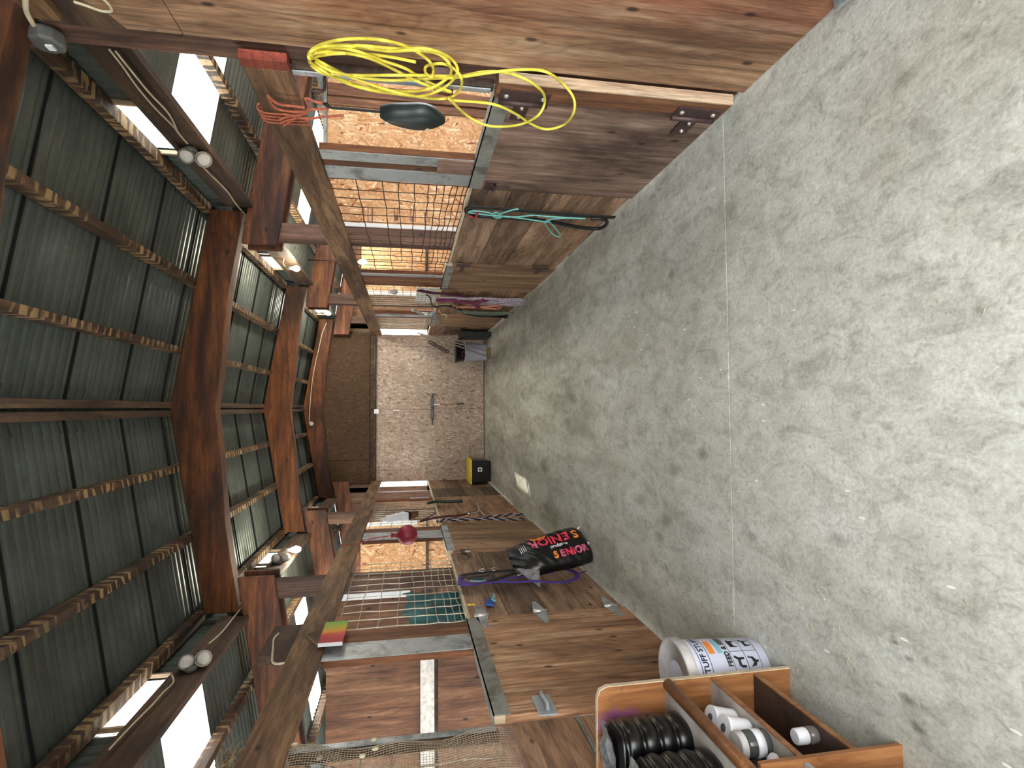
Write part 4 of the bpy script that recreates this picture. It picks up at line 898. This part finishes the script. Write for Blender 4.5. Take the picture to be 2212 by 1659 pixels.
# block and cable above the left rail
t = thing('timber_block', 'short dark timber block above the left rail', 'block', (-1.5, 3.85, 2.226))
MB().box((-1.462, 3.62, 2.228), (-1.52, 4.10, 2.42)).build('block', M['beam'], t, bevel=.006)
rope('power_cable', 'cream cable bent round the dark block above the left rail', 'cable', [('cable', 'cableL', .006, 'cable')])
# hardware cloth over the nearest left window
t = thing('hardware_cloth', 'fine wire netting stapled over the nearest left stall window', 'netting', (-1.43, 2.3, 1.10))
m = MB(); ny, nz = 46, 84
def hc(u, v):      # u along Y from far edge towards the camera, v from the bottom up
    z = 1.10+1.04*v; far = 2.56+.07*max(0, (v-.6)/.4)+.015*math.sin(v*9)
    y = far-.62*u*1.0
    x = -1.432+.006*math.sin(u*20+v*13)+.010*math.sin(v*17)-.02*max(0, .06-v)/.06*0
    if u < .05: x -= (.05-u)*.3
    return (x, y, z)
for i in range(ny+1): m.tube([hc(i/ny, j/28) for j in range(29)], .0011, 4)
for j in range(nz+1): m.tube([hc(i/14, j/nz) for i in range(15)], .0011, 4)
m.build('netting', M['wire_l'], t)
m = MB()
for y, z in ((2.57, 1.69), (2.50, 1.68), (2.48, 1.90), (2.46, 1.73), (2.60, 2.02), (2.44, 2.10)): MB().lathe([(.014, 0), (.013, .004), (.005, .006)], (-1.43, y, z), 'X', 12).build('washer', M['cream'], t)
wire_window(-1, 1.3, 2.48, 'heavy welded wire behind the fine netting, nearest left', GZL, .12, 'wire_l')
t = thing('cobweb_nest', 'dusty straw nest on the left rail end', 'nest', (-1.43, 2.42, 2.22))
m = MB(); rnd = random.Random(3)
for k in range(90):
    p = Vector((-1.44+rnd.uniform(-.04, .05), 2.42+rnd.uniform(-.14, .14), 2.235+rnd.uniform(0, .05))); d = Vector((rnd.uniform(-1,1), rnd.uniform(-1,1), rnd.uniform(-.5,.6))).normalized()*.05
    m.tube([p-d, p+d*.2+Vector((0,0,.01)), p+d], .0018, 4)
m.build('straw', M['cob'], t)
# socket box on the nearest right post
t = thing('junction_box', 'dark grey octagonal box on top of the nearest right post', 'electrical box', (1.43, 2.47, 2.86))
MB().lathe([(.055, 0), (.062, -.01), (.062, -.05), (.05, -.058)], (1.47, 2.44, 2.925), 'X', 8, False).build('box', M['greybox'], t, bevel=.004)
MB().box((1.405, 2.425, 2.90), (1.412, 2.455, 2.925)).build('label_plate', M['white'], t)
t = rope('power_cable', 'thick cream cable running down into the grey box', 'cable', [('cable', 'cableTop', .009, 'cable')])
t = rope('power_cable', 'thin cream cable looping over the top right boards', 'cable', [('cable', 'cableTop2', .005, 'cable')])
rope('wiring', 'pair of pale wires along the right clerestory board, nearest bay', 'cable', [('wire', 'wireR1', .005, 'cable'), ('wire', 'wireR2', .005, 'cable'), ('wire', 'wireR3', .005, 'cable')])
rope('wiring', 'pale wire stapled along the left clerestory board', 'cable', [('wire', 'wireL1', .005, 'cable'), ('wire', 'wireL2', .005, 'cable')])
t = rope('power_cable', 'pale cable drooping to a white box under the far rafter', 'cable', [('cable', 'cableBack', .008, 'cable')])
p = TR['cableBack'][-1]; MB().lathe([(.035, 0), (.04, -.02), (.03, -.03)], (p[0], p[1], p[2]-.04), 'Y', 12).build('box', M['whited'], t)

# lamps
def flood(s, y, label):
    t = thing('flood_lamp', label, 'lamp', (s*1.66, y, 2.90))
    MB().lathe([(.03, 0), (.045, -.02*s), (.04, -.04*s)], (s*1.70, y+.0, 2.93), 'X', 16).build('base', M['greybox'], t)
    for k, (dy, z) in enumerate(((0, 2.955), (.04, 2.865))):
        c = Vector((s*1.64, y+dy, z)); d = Vector((-s*.55, -.75, -.30)).normalized(); rot = d.to_track_quat('Z', 'Y').to_matrix().to_4x4()
        prof = [(.015, -.09), (.03, -.085), (.032, -.04), (.05, 0), (.052, .012), (.046, .012)]
        o = MB().lathe(prof, (0, 0, 0), 'Z', 20).xform(Matrix.Translation(c) @ rot).build('lamp_head', M['lampw'] if k else M['greybox'], t)
        MB().lathe([(.045, .012), (.03, .02), (.001, .023)], (0, 0, 0), 'Z', 20).xform(Matrix.Translation(c) @ rot).build('lens', M['whited'], o)
    return t
flood(1, 3.93, 'unlit twin flood lamp on the right clerestory board, nearest bay')
flood(-1, 4.06, 'unlit twin flood lamp on the left clerestory board, nearest bay')
def bulb(x, y, z, label, r=.035, elong=1.25):
    s = 1 if x > 0 else -1
    t = thing('light_bulb', label, 'lamp', (x, y, z))
    pw = 45 if z > 2.4 else 4
    b = MB().lathe([(r*math.sin(math.pi*i/12)*(1 if i < 7 else .9), r*elong*(1-math.cos(math.pi*i/12))-r*elong) for i in range(1, 12)], (x, y, z), 'Z', 16).build('bulb', M['bulb'], t)
    MB().lathe([(.018, r*elong-.005), (.02, r*elong+.05), (.014, r*elong+.06)], (x, y, z), 'Z', 12).build('socket', M['whited'], t)
    if z > 2.4: MB().tube(catmull([(x, y, z+.09), (x+s*.04, y-.02, z+.14), (s*1.70, y-.02, z+.13)]), .008).build('arm', M['cable'], t)
    else: MB().tube([(x, y, z+.09), (x, y, sz(x)-.02)], .006).build('cord', M['black'], t)
    l = bpy.data.lights.new('bulb_light', 'POINT'); l.energy = pw; l.color = (1, .93, .74); l.shadow_soft_size = .05
    lo = bpy.data.objects.new('bulb_light', l); COL.objects.link(lo); lo.parent = t; lo.location = (0, -0.0, -r*elong-.06)
    return t
bulb(1.60, 6.78, 2.80, 'glowing bulb under the right clerestory window, middle bay')
bulb(1.60, 9.95, 2.86, 'glowing bulb in the farthest bay, above the far right stall')
bulb(-1.60, 6.83, 2.79, 'glowing oval bulb on the left, middle bay', .04, 1.5)
bulb(2.05, 8.15, 2.16, 'glowing bulb hanging inside the right stall, behind the wire', .045)
t = flood(-1, 6.62, 'dark flood lamp beside the glowing left bulb')

# ------------------------------------------------------------------ floor items
# shelf unit
t = thing('shelf_unit', 'low oak-laminate shelf unit against the left half wall', 'shelf unit', (-1.26, 1.6, 0))
def side(y, name, z1=.83):
    x0, x1 = -1.43, -1.085; r = .04
    poly = [(x0, .0), (x1, .0), (x1, z1-r), (x1-r*.3, z1-r*.3), (x1-r, z1), (x0, z1)]
    V = MB(); V.prism(poly, 'Y', y-.009, y+.009); 
    o = V.build(name, M['lam'], t, bevel=.002)
    MB().prism([(x1-.001, 0), (x1+.002, 0), (x1+.002, z1-r), (x1-r*.3+.002, z1-r*.3+.002), (x1-r, z1+.002), (x0, z1+.002), (x0, z1-.0), (x1-r, z1), (x1-r*.3, z1-r*.3), (x1-.001, z1-r)], 'Y', y-.0095, y+.0095).build('edge_band', M['rim'], o)['label'] = 'pale edge band'
side(2.14, 'side_panel')
z = .83
MB().prism([(-1.43, 0), (-1.085, 0), (-1.085, .50), (-1.43, .50)], 'Y', 1.59, 1.608).build('divider', M['lam'], t, bevel=.002)
MB().prism([(-1.43, 0), (-1.085, 0), (-1.085, .79), (-1.10, .81), (-1.125, .83), (-1.43, .83)], 'Y', 1.02, 1.038).build('side_panel', M['lam'], t, bevel=.002)
s1 = MB().box((-1.43, 1.04, .532), (-1.12, 2.13, .55)).build('shelf', M['lamgrey'], t); s1['label'] = 'dusty grey top shelf'
MB().tube([(-1.098, 1.04, .538), (-1.098, 2.13, .538)], .022, 12).build('rounded_lip', M['lam'], s1)
s2 = MB().box((-1.43, 1.61, .340), (-1.095, 2.13, .356)).build('shelf', M['lamgrey'], t); MB().box((-1.095, 1.61, .338), (-1.090, 2.13, .358)).build('edge_band', M['lam'], s2)
s3 = MB().box((-1.43, 1.61, .150), (-1.095, 2.13, .166)).build('shelf', M['lamdark'], t); s3['label'] = 'dark bottom shelf'; MB().box((-1.095, 1.61, .148), (-1.090, 2.13, .168)).build('edge_band', M['lam'], s3)
MB().box((-1.43, 1.04, .340), (-1.095, 1.588, .356)).build('shelf', M['lamgrey'], t)
MB().box((-1.438, 1.03, .14), (-1.431, 2.13, .83)).build('back_panel', M['lam'], t)
# ribbed black rubber pieces on the top shelf
def ribbed(yc, xc, label, ln=.30, tilt=0.):
    t = thing('rubber_boot_pack', label, 'rubber pack', (xc, yc, .552))
    P = []; Fc = []; nz, na = 44, 20
    for i in range(nz+1):
        h = i/nz; z = .552+ln*h
        groove = abs(math.sin(math.pi*(h*4.4+.1)))**.35
        a_ = .105*(.80+.20*groove)*(1 if h < .93 else 1-(h-.93)*3.0); b_ = .095*(.80+.20*groove)*(1 if h < .93 else 1-(h-.93)*3.0)
        for j in range(na):
            an = 2*math.pi*j/na; cs, sn = math.cos(an), math.sin(an)
            P.append((xc+a_*abs(cs)**.7*(1 if cs > 0 else -1)+tilt*h, yc+b_*abs(sn)**.7*(1 if sn > 0 else -1), z))
    for i in range(nz):
        for j in range(na): Fc.append((i*na+j, i*na+(j+1)%na, (i+1)*na+(j+1)%na, (i+1)*na+j))
    m = MB().add(P, Fc, True); m.add([P[nz*na+j] for j in range(na)], [tuple(range(na))]); m.build('body', M['blackp'], t)
    m = MB(); rnd = random.Random(int(yc*100)); P = []; Fc = []
    for i in range(7):
        for j in range(7): P.append((xc+tilt-.085+.17*i/6, yc-.07+.14*j/6, .552+ln+.004+rnd.uniform(0, .022)))
    for i in range(6):
        for j in range(6): Fc.append((i*7+j, (i+1)*7+j, (i+1)*7+j+1, i*7+j+1))
    m.add(P, Fc).build('wrapper', plain('clear_crumpled_wrap', '#8f9092', .12, .3, .3, 20), t)['label'] = 'crumpled shiny wrap on top'
ribbed(1.985, -1.245, 'black ribbed rubber pack on the top shelf, the far one', .275)
ribbed(1.76, -1.25, 'black ribbed rubber pack on the top shelf, cut by the photo edge', .255)
def roll(x, y, z, r, h, name, label, mat='white', tilt=.25, cat='bandage roll', grp='white bandage rolls on the middle shelf'):
    t = thing(name, label, cat, (x, y, z), grp)
    Mx = Matrix.Translation((x, y, z+.0)) @ Matrix.Rotation(tilt, 4, 'Y')
    MB().lathe([(r, 0), (r*1.02, h*.1), (r, h*.2), (r, h*.85), (r*1.04, h)], (0, 0, 0), 'Z', 24).xform(Mx).build('wrap', M[mat], t)
    MB().lathe([(r*.35, h+.001), (r*.33, h+.003)], (0, 0, 0), 'Z', 16).xform(Mx).build('core', M['greybox'], t)
roll(-1.165, 1.955, .368, .040, .092, 'bandage_roll', 'white roll on the middle shelf, the far one of two')
roll(-1.155, 1.868, .368, .041, .092, 'bandage_roll', 'white roll on the middle shelf, beside the glass jar')
t = thing('glass_jar', 'dark glass jar with a white label and lid on the middle shelf', 'jar', (-1.14, 1.775, .357))
MB().lathe([(.040, 0), (.044, .01), (.044, .075), (.038, .085)], (-1.14, 1.775, .357), 'Z', 24).build('body', plain('smoked_jar', '#4a4d4c', .12, 0, .1), t)
MB().lathe([(.0446, 0), (.0446, .03)], (-1.14, 1.775, .380), 'Z', 24).build('label_band', M['white'], t)
MB().lathe([(.043, 0), (.044, .004), (.044, .02), (.040, .024)], (-1.14, 1.775, .4425), 'Z', 24).build('lid', M['whited'], t)
t = thing('spray_can', 'white slim can lying at the edge of the middle shelf', 'can', (-1.15, 1.70, .357))
MB().lathe([(.02, 0), (.022, .008), (.022, .12), (.012, .135)], (-1.27, 1.70, .380), 'X', 18).build('body', M['white'], t)
t = thing('medicine_bottle', 'small bottle with a white cap on the bottom shelf', 'bottle', (-1.135, 1.775, .167))
MB().lathe([(.026, 0), (.028, .006), (.028, .030), (.020, .036)], (-1.135, 1.775, .167), 'Z', 20).build('body', plain('grey_bottle', '#6f6a66', .2, 0, .1), t)
MB().lathe([(.025, 0), (.027, .004), (.026, .040), (.022, .044)], (-1.135, 1.775, .204), 'Z', 20).build('cap', M['white'], t)
# white feed bucket
cx, cyy = -1.195, 2.365
t = thing('feed_bucket', 'white feed bucket with printed labels standing behind the shelf unit', 'bucket', (cx, cyy, 0))
bh = .39; rr = lambda z: .135+.018*z/bh
MB().lathe([(.128, .002), (.135, .006), (.152, bh-.02), (.152, bh-.004)], (cx, cyy, 0), 'Z', 48).build('body', M['bucket'], t)
MB().lathe([(.160, bh-.035), (.163, bh-.03), (.163, bh+.003), (.158, bh+.008), (.148, bh+.008), (.145, bh-.002), (.07, bh-.004), (.068, bh-.012), (.02, bh-.012)], (cx, cyy, 0), 'Z', 48).build('lid', M['whited'], t)
MB().tube(catmull([(cx-.14, cyy-.10, bh-.01), (cx-.15, cyy-.03, bh+.05), (cx-.15, cyy+.05, bh+.05), (cx-.13, cyy+.12, bh-.01)]), .003).build('bail', M['bolt'], t)
MB().tube(catmull([(cx-.118, cyy-.12, bh+.0), (cx-.14, cyy-.05, bh+.035), (cx-.142, cyy+.04, bh+.035), (cx-.12, cyy+.10, bh+.005)]), .013, 8).build('grip', M['orangep'], t)['label'] = 'orange carrying grip'
A0 = math.radians(-32)       # centre of the print: faces the aisle and the camera
def onb(u, v, d=.0015):
    z = v; r = rr(z)+.0008+d; a = A0+u/r
    return (cx+r*math.cos(a), cyy+r*math.sin(a), z)
def curve_text(body, size, u0, v0, mat, name, bold=.0, sp=1.0, parent=None):
    tm = text_mesh(body, size, lambda x, y: onb(u0+x, v0+y), sp, bold); return tm.build(name, M[mat], parent)
curve_text('TUFF STUFF', .036, .015, .305, 'ink', 'lettering', .0009, 1.0, t)
def rect(u0, v0, u1, v1, w, mb, d=.001):
    for (a, b, c, e) in ((u0, v0, u1, v0+w), (u0, v1-w, u1, v1), (u0, v0, u0+w, v1), (u1-w, v0, u1, v1)): patch(a, b, c, e, mb, d)
def patch(u0, v0, u1, v1, mb, d=.001):
    n = max(1, int(abs(u1-u0)/.01)); vs = []
    for i in range(n+1):
        u = u0+(u1-u0)*i/n; vs += [onb(u, v0, d), onb(u, v1, d)]
    mb.add(vs, [(2*i, 2*i+2, 2*i+3, 2*i+1) for i in range(n)])
m = MB(); rect(-.098, .280, .128, .330, .0025, m)
gx = [-.085, .005, .095]; gv = [.045, .110, .175]
rect(gx[0], gv[0], gx[2], gv[2], .002, m); patch(gx[1]-.001, gv[0], gx[1]+.001, gv[2], m); patch(gx[0], gv[1]-.001, gx[2], gv[1]+.001, m)
m.build('print_frame', M['ink'], t)
m = MB(); patch(.0, .242, .075, .270, m); m.build('orange_print', M['inkoo'], t)
m = MB(); patch(.0, .207, .08, .228, m); m.build('teal_print', M['inkt'], t)
curve_text('FEED & SEED', .030, .025, .190, 'inkb', 'lettering', .0012, 1.0, t)
# four animal silhouettes in the print grid
def sil(u0, v0, pts, sc):
    m = MB(); vs = [onb(u0+x*sc, v0+y*sc, .0012) for x, y in pts]; m.add(vs, [tuple(range(len(vs)))]); return m
horse = [(-.9,-.8),(-.6,-.8),(-.5,-.1),(.2,-.1),(.3,-.8),(.6,-.8),(.6,.1),(.95,.75),(.6,.85),(.25,.35),(-.6,.35),(-.95,-.1)]
cow = [(-.9,-.7),(-.7,-.7),(-.6,-.2),(.35,-.2),(.45,-.7),(.7,-.7),(.65,.1),(.95,.2),(.9,.5),(.6,.55),(-.8,.5)]
hen = [(-.2,-.8),(.1,-.8),(.1,-.4),(.6,0),(.6,.6),(.85,.7),(.5,.9),(.3,.3),(-.3,.1),(-.9,.7),(-.7,-.2),(-.2,-.5)]
goat = [(-.7,-.8),(-.5,-.8),(-.45,-.1),(.2,-.1),(.3,-.8),(.5,-.8),(.5,.2),(.9,.4),(.7,.8),(.4,.7),(.3,.3),(-.8,.3)]
for (u, v), q in zip(((-.04,.142),(.05,.142),(-.04,.077),(.05,.077)), (horse, cow, hen, goat)): sil(u, v, q, .028).build('animal_print', M['inkb'], t)

# feed bag leaning on the left wall
t = thing('feed_bag', 'shiny black feed bag lettered SENIOR leaning on the left wall', 'feed bag', (-1.25, 4.9, 0))
A = Vector((-1.20, 4.80, .012)); Bq = Vector((-1.30, 4.68, .70)); ax = (Bq-A); L = ax.length; ax.normalize()
nv = Vector((.80, -.60, 0)); nv = (nv-ax*nv.dot(ax)).normalized(); wv = ax.cross(nv).normalized()      # face normal, width direction
if wv.y > 0: wv = -wv                 # towards the camera
BW, BT = .185, .092
def bagp(u, v, face=1, d=0.):
    """u across (-1..1), v along (0 bottom..1 top): a filled bag, slack at its folded mouth"""
    fill = 1.0 if v < .72 else max(.16, 1-(v-.72)/.28*.84)
    e0 = min(1, max(0, v/.06)); wid = BW*(.80+.20*math.sqrt(e0))*(1+.05*math.sin(v*7)) * (1 if v < .72 else 1-.25*(v-.72)/.28)
    th = BT*fill*(.35+.65*math.sqrt(max(0, min(1, v/.10))))
    prof = max(0, 1-abs(u)**2.6)**.5
    wr = .006*math.sin(v*31+u*4)*math.sin(u*6+v*9) + .004*math.sin(v*57+u*11)
    h = th*prof + (wr*prof)
    return A+ax*(v*L)+wv*(u*wid)+nv*face*(h+d)
P = []; Fc = []; NU, NV = 26, 44
for i in range(NV+1):
    v = i/NV
    ring = [bagp(-1+2*j/NU, v, 1) for j in range(NU+1)] + [bagp(1-2*j/NU, v, -.8) for j in range(1, NU)]
    P += ring
R_ = 2*NU
for i in range(NV):
    for j in range(R_): Fc.append((i*R_+j, i*R_+(j+1)%R_, (i+1)*R_+(j+1)%R_, (i+1)*R_+j))
m = MB().add(P, Fc, True); m.add(P[:R_], [tuple(range(R_))]); m.add(P[-R_:], [tuple(range(R_))])
m.build('sack', M['blackp'], t)
def bag_text(body, size, u0, v0, flip, cols, name, bold=.004, sp=1.0):
    """the word runs along the bag; flip turns it round"""
    sg = -1 if flip else 1
    widths = []; x = 0
    for ch in body:
        w = size*(.36 if ch == 'I' else .74); widths.append((x+w/2, w)); x += w*sp
    for ch, col, (xc, w) in zip(body, cols, widths):
        xo = xc-x/2
        def fn(a, b): 
            al = (xo+a)*sg; ac = b*sg
            v = v0-al/L; u = u0+(-ac)/BW*-1*-1
            return bagp(max(-.97, min(.97, u)), v, 1, .006)
        text_mesh(ch, size, fn, 1, bold).build('letter', M[col], t)
cols = ['inko', 'inkp', 'inkr', 'inkr', 'inkp', 'inkp']
bag_text('SENIOR', .080, .50, .30, False, cols, 'letter')
bag_text('SENIOR', .118, -.34, .42, True, ['inko', 'inkr', 'inkr', 'inkr', 'inkr', 'inkp'], 'letter')
text_mesh('proforce', .045, lambda a, b: bagp(max(-.95, min(.95, .04-b/BW)), .40-a/L, 1, .004), 1, .001).build('lettering', M['inkw'], t)
m = MB()
for k in range(4): m.tube([bagp(-.55+.0*k, .80+.02*k, 1, .004), bagp(-.15, .80+.02*k, 1, .004)], .003, 4)
m.build('fine_print', M['inkw'], t)
m = MB(); P = [bagp(u, v, 1, .003) for u, v in ((-.95, .72), (-.6, .70), (-.45, .56), (-.7, .48), (-.97, .50))]; m.add(P, [(0,1,2,3,4)]).build('orange_print', M['inkoo'], t)
m = MB()
for u, v0, v1 in ((-.8, .0, -.035), (.25, 0, -.03)):
    a, b, c = bagp(u-.08, .03, 1), bagp(u+.12, .03, 1), A+ax*(v1*L+.02)+wv*(u*BW)+nv*.06; c.z = max(.004, c.z)
    m.add([a, b, c, a+nv*.003, b+nv*.003, c+nv*.003], [(0,1,2),(5,4,3),(0,3,4,1),(1,4,5,2),(2,5,3,0)])
m.build('torn_corner', M['inkw'], t)
m = MB(); mt = [bagp(u, .93, 1) for u in (.2, .95)]
tip = A+ax*(.83*L)+wv*(BW*1.75)+nv*.05
m.add([bagp(.55, .98, 1), bagp(.9, .74, 1), tip, bagp(.55, .96, 1)+nv*.01, bagp(.9, .76, 1)+nv*.012, tip+nv*.008], [(0,1,2),(5,4,3),(0,3,4,1),(1,4,5,2),(2,5,3,0)]).build('loose_flap', plain('clear_bag_film', '#9a9a9c', .2, .2, .2, 25), t)['label'] = 'shiny silver loose flap'

# things at the far end
t = thing('storage_tote', 'black storage tote with a yellow lid in the far left corner', 'tote', (-1.22, 10.75, 0))
def taper(x0, x1, y0, y1, z0, z1, k):
    return MB().hexa([(x0+k,y0+k,z0),(x1-k,y0+k,z0),(x1-k,y1-k,z0),(x0+k,y1-k,z0),(x0,y0,z1),(x1,y0,z1),(x1,y1,z1),(x0,y1,z1)])
taper(-1.425, -.99, 10.55, 11.05, .002, .36, .03).build('tub', M['blackp'], t, bevel=.015)
MB().box((-1.435, 10.53, .36), (-.975, 11.07, .40)).build('lid', M['yellowl'], t, bevel=.008)
MB().box((-1.40, 10.57, .40), (-1.01, 11.03, .415)).build('lid_panel', M['yellowl'], t, bevel=.005)
MB().box((-1.21, 10.555, .17), (-1.13, 10.562, .25)).build('sticker', M['white'], t); MB().lathe([(.02, 0), (.02, -.003)], (-1.17, 10.556, .21), 'Y', 14).build('sticker_print', M['inkb'], t)
t = thing('muck_bucket', 'white bucket against the far right door', 'bucket', (1.09, 11.1, 0))
MB().lathe([(.155, .002), (.16, .006), (.19, .42), (.20, .42), (.20, .44), (.175, .44)], (1.08, 11.1, 0), 'Z', 32).build('body', M['bucket'], t)
MB().tube(catmull([(1.0, 10.92, .42), (.98, 10.90, .49), (1.06, 10.90, .50), (1.05, 10.92, .42)]), .006).build('handle', M['red'], t)
t = thing('muck_bucket', 'black bucket nested on the white one by the far right door', 'bucket', (1.08, 11.1, .30))
MB().lathe([(.165, .442), (.17, .444), (.205, .60), (.215, .60), (.215, .62), (.19, .62)], (1.08, 11.1, 0), 'Z', 32).build('body', M['blackp'], t)
t = thing('black_crate', 'flat black bin standing between the white bucket and right wall', 'bin', (1.34, 10.7, 0))
taper(1.30, 1.42, 10.45, 10.95, .002, .55, .01).build('tub', M['blackp'], t, bevel=.01); MB().box((1.29, 10.44, .55), (1.43, 10.96, .57)).build('rim', M['black'], t, bevel=.004)
t = thing('broom', 'broom leaning by the far right door, its pole against the rail', 'broom', (1.02, 10.6, 0))
MB().tube([(1.05, 10.55, .06), (1.38, 10.62, 1.36)], .013, 10).build('handle', M['broom'], t); MB().box((.93, 10.5, .002), (1.12, 10.6, .07)).build('head', plain('straw_broom', '#8a7444', .9, 0, .25, 40), t, bevel=.01)
t = thing('pitchfork', 'second pole tool leaning in front of the white bucket', 'fork', (.98, 10.4, 0))
MB().tube([(.96, 10.72, .03), (1.25, 10.9, .80), (1.40, 11.0, 1.30)], .012, 10).build('handle', M['broom'], t)
m = MB()
for k in range(4): m.tube([(.91+.035*k, 10.66, .03), (.91+.035*k, 10.60, .006), (.91+.035*k, 10.50, .006)], .004, 6)
m.tube([(.90, 10.665, .03), (1.03, 10.665, .03)], .006, 6); m.build('tines', M['rust'], t)
t = thing('hanging_tackle', 'tangle of dark clips hung on the wall above the black bucket', 'tack', (1.35, 11.3, .85))
m = MB(); rnd = random.Random(11)
for k in range(7):
    p = Vector((1.33-.03*k, 11.425, 1.10-.055*k)); m.tube(catmull([p, p+Vector((-.03, -.02, -.05)), p+Vector((-.06, 0, -.02)), p+Vector((-.03, .02, .03))]), .010)
m.build('clips', M['rust'], t)
t = thing('white_rag', 'small white rag caught on the right wire, middle bay', 'rag', (1.43, 7.0, 1.62))
m = MB(); P = []; 
for i in range(6):
    for j in range(5): P.append((1.42+.01*math.sin(i*2+j), 6.95+.2*i/5, 1.66+.10*j/4+.015*math.sin(i*1.7)))
m.add(P, [(i*5+j, (i+1)*5+j, (i+1)*5+j+1, i*5+j+1) for i in range(5) for j in range(4)], True)
o = m.build('cloth', M['whited'], t); sm = o.modifiers.new('solid', 'SOLIDIFY'); sm.thickness = .004
# chaff on the floor
m = MB(); rnd = random.Random(21)
for k in range(260):
    x = rnd.uniform(-1.35, 1.4); y = rnd.uniform(.6, 9) if k > 60 else rnd.uniform(1.8, 2.3)
    if k <= 60: x = rnd.uniform(-1.1, -.7)
    a = rnd.uniform(0, 3.14); l = rnd.uniform(.003, .011)
    m.tube([(x-l*math.cos(a), y-l*math.sin(a), .002), (x+l*math.cos(a), y+l*math.sin(a), .002)], .0009, 4)
tag(m.build('hay_chaff', plain('pale_chaff', '#d8cfa8', .8, 0, .2, 30)), 'short pale hay stems scattered over the concrete floor', 'hay', None, 'stuff')
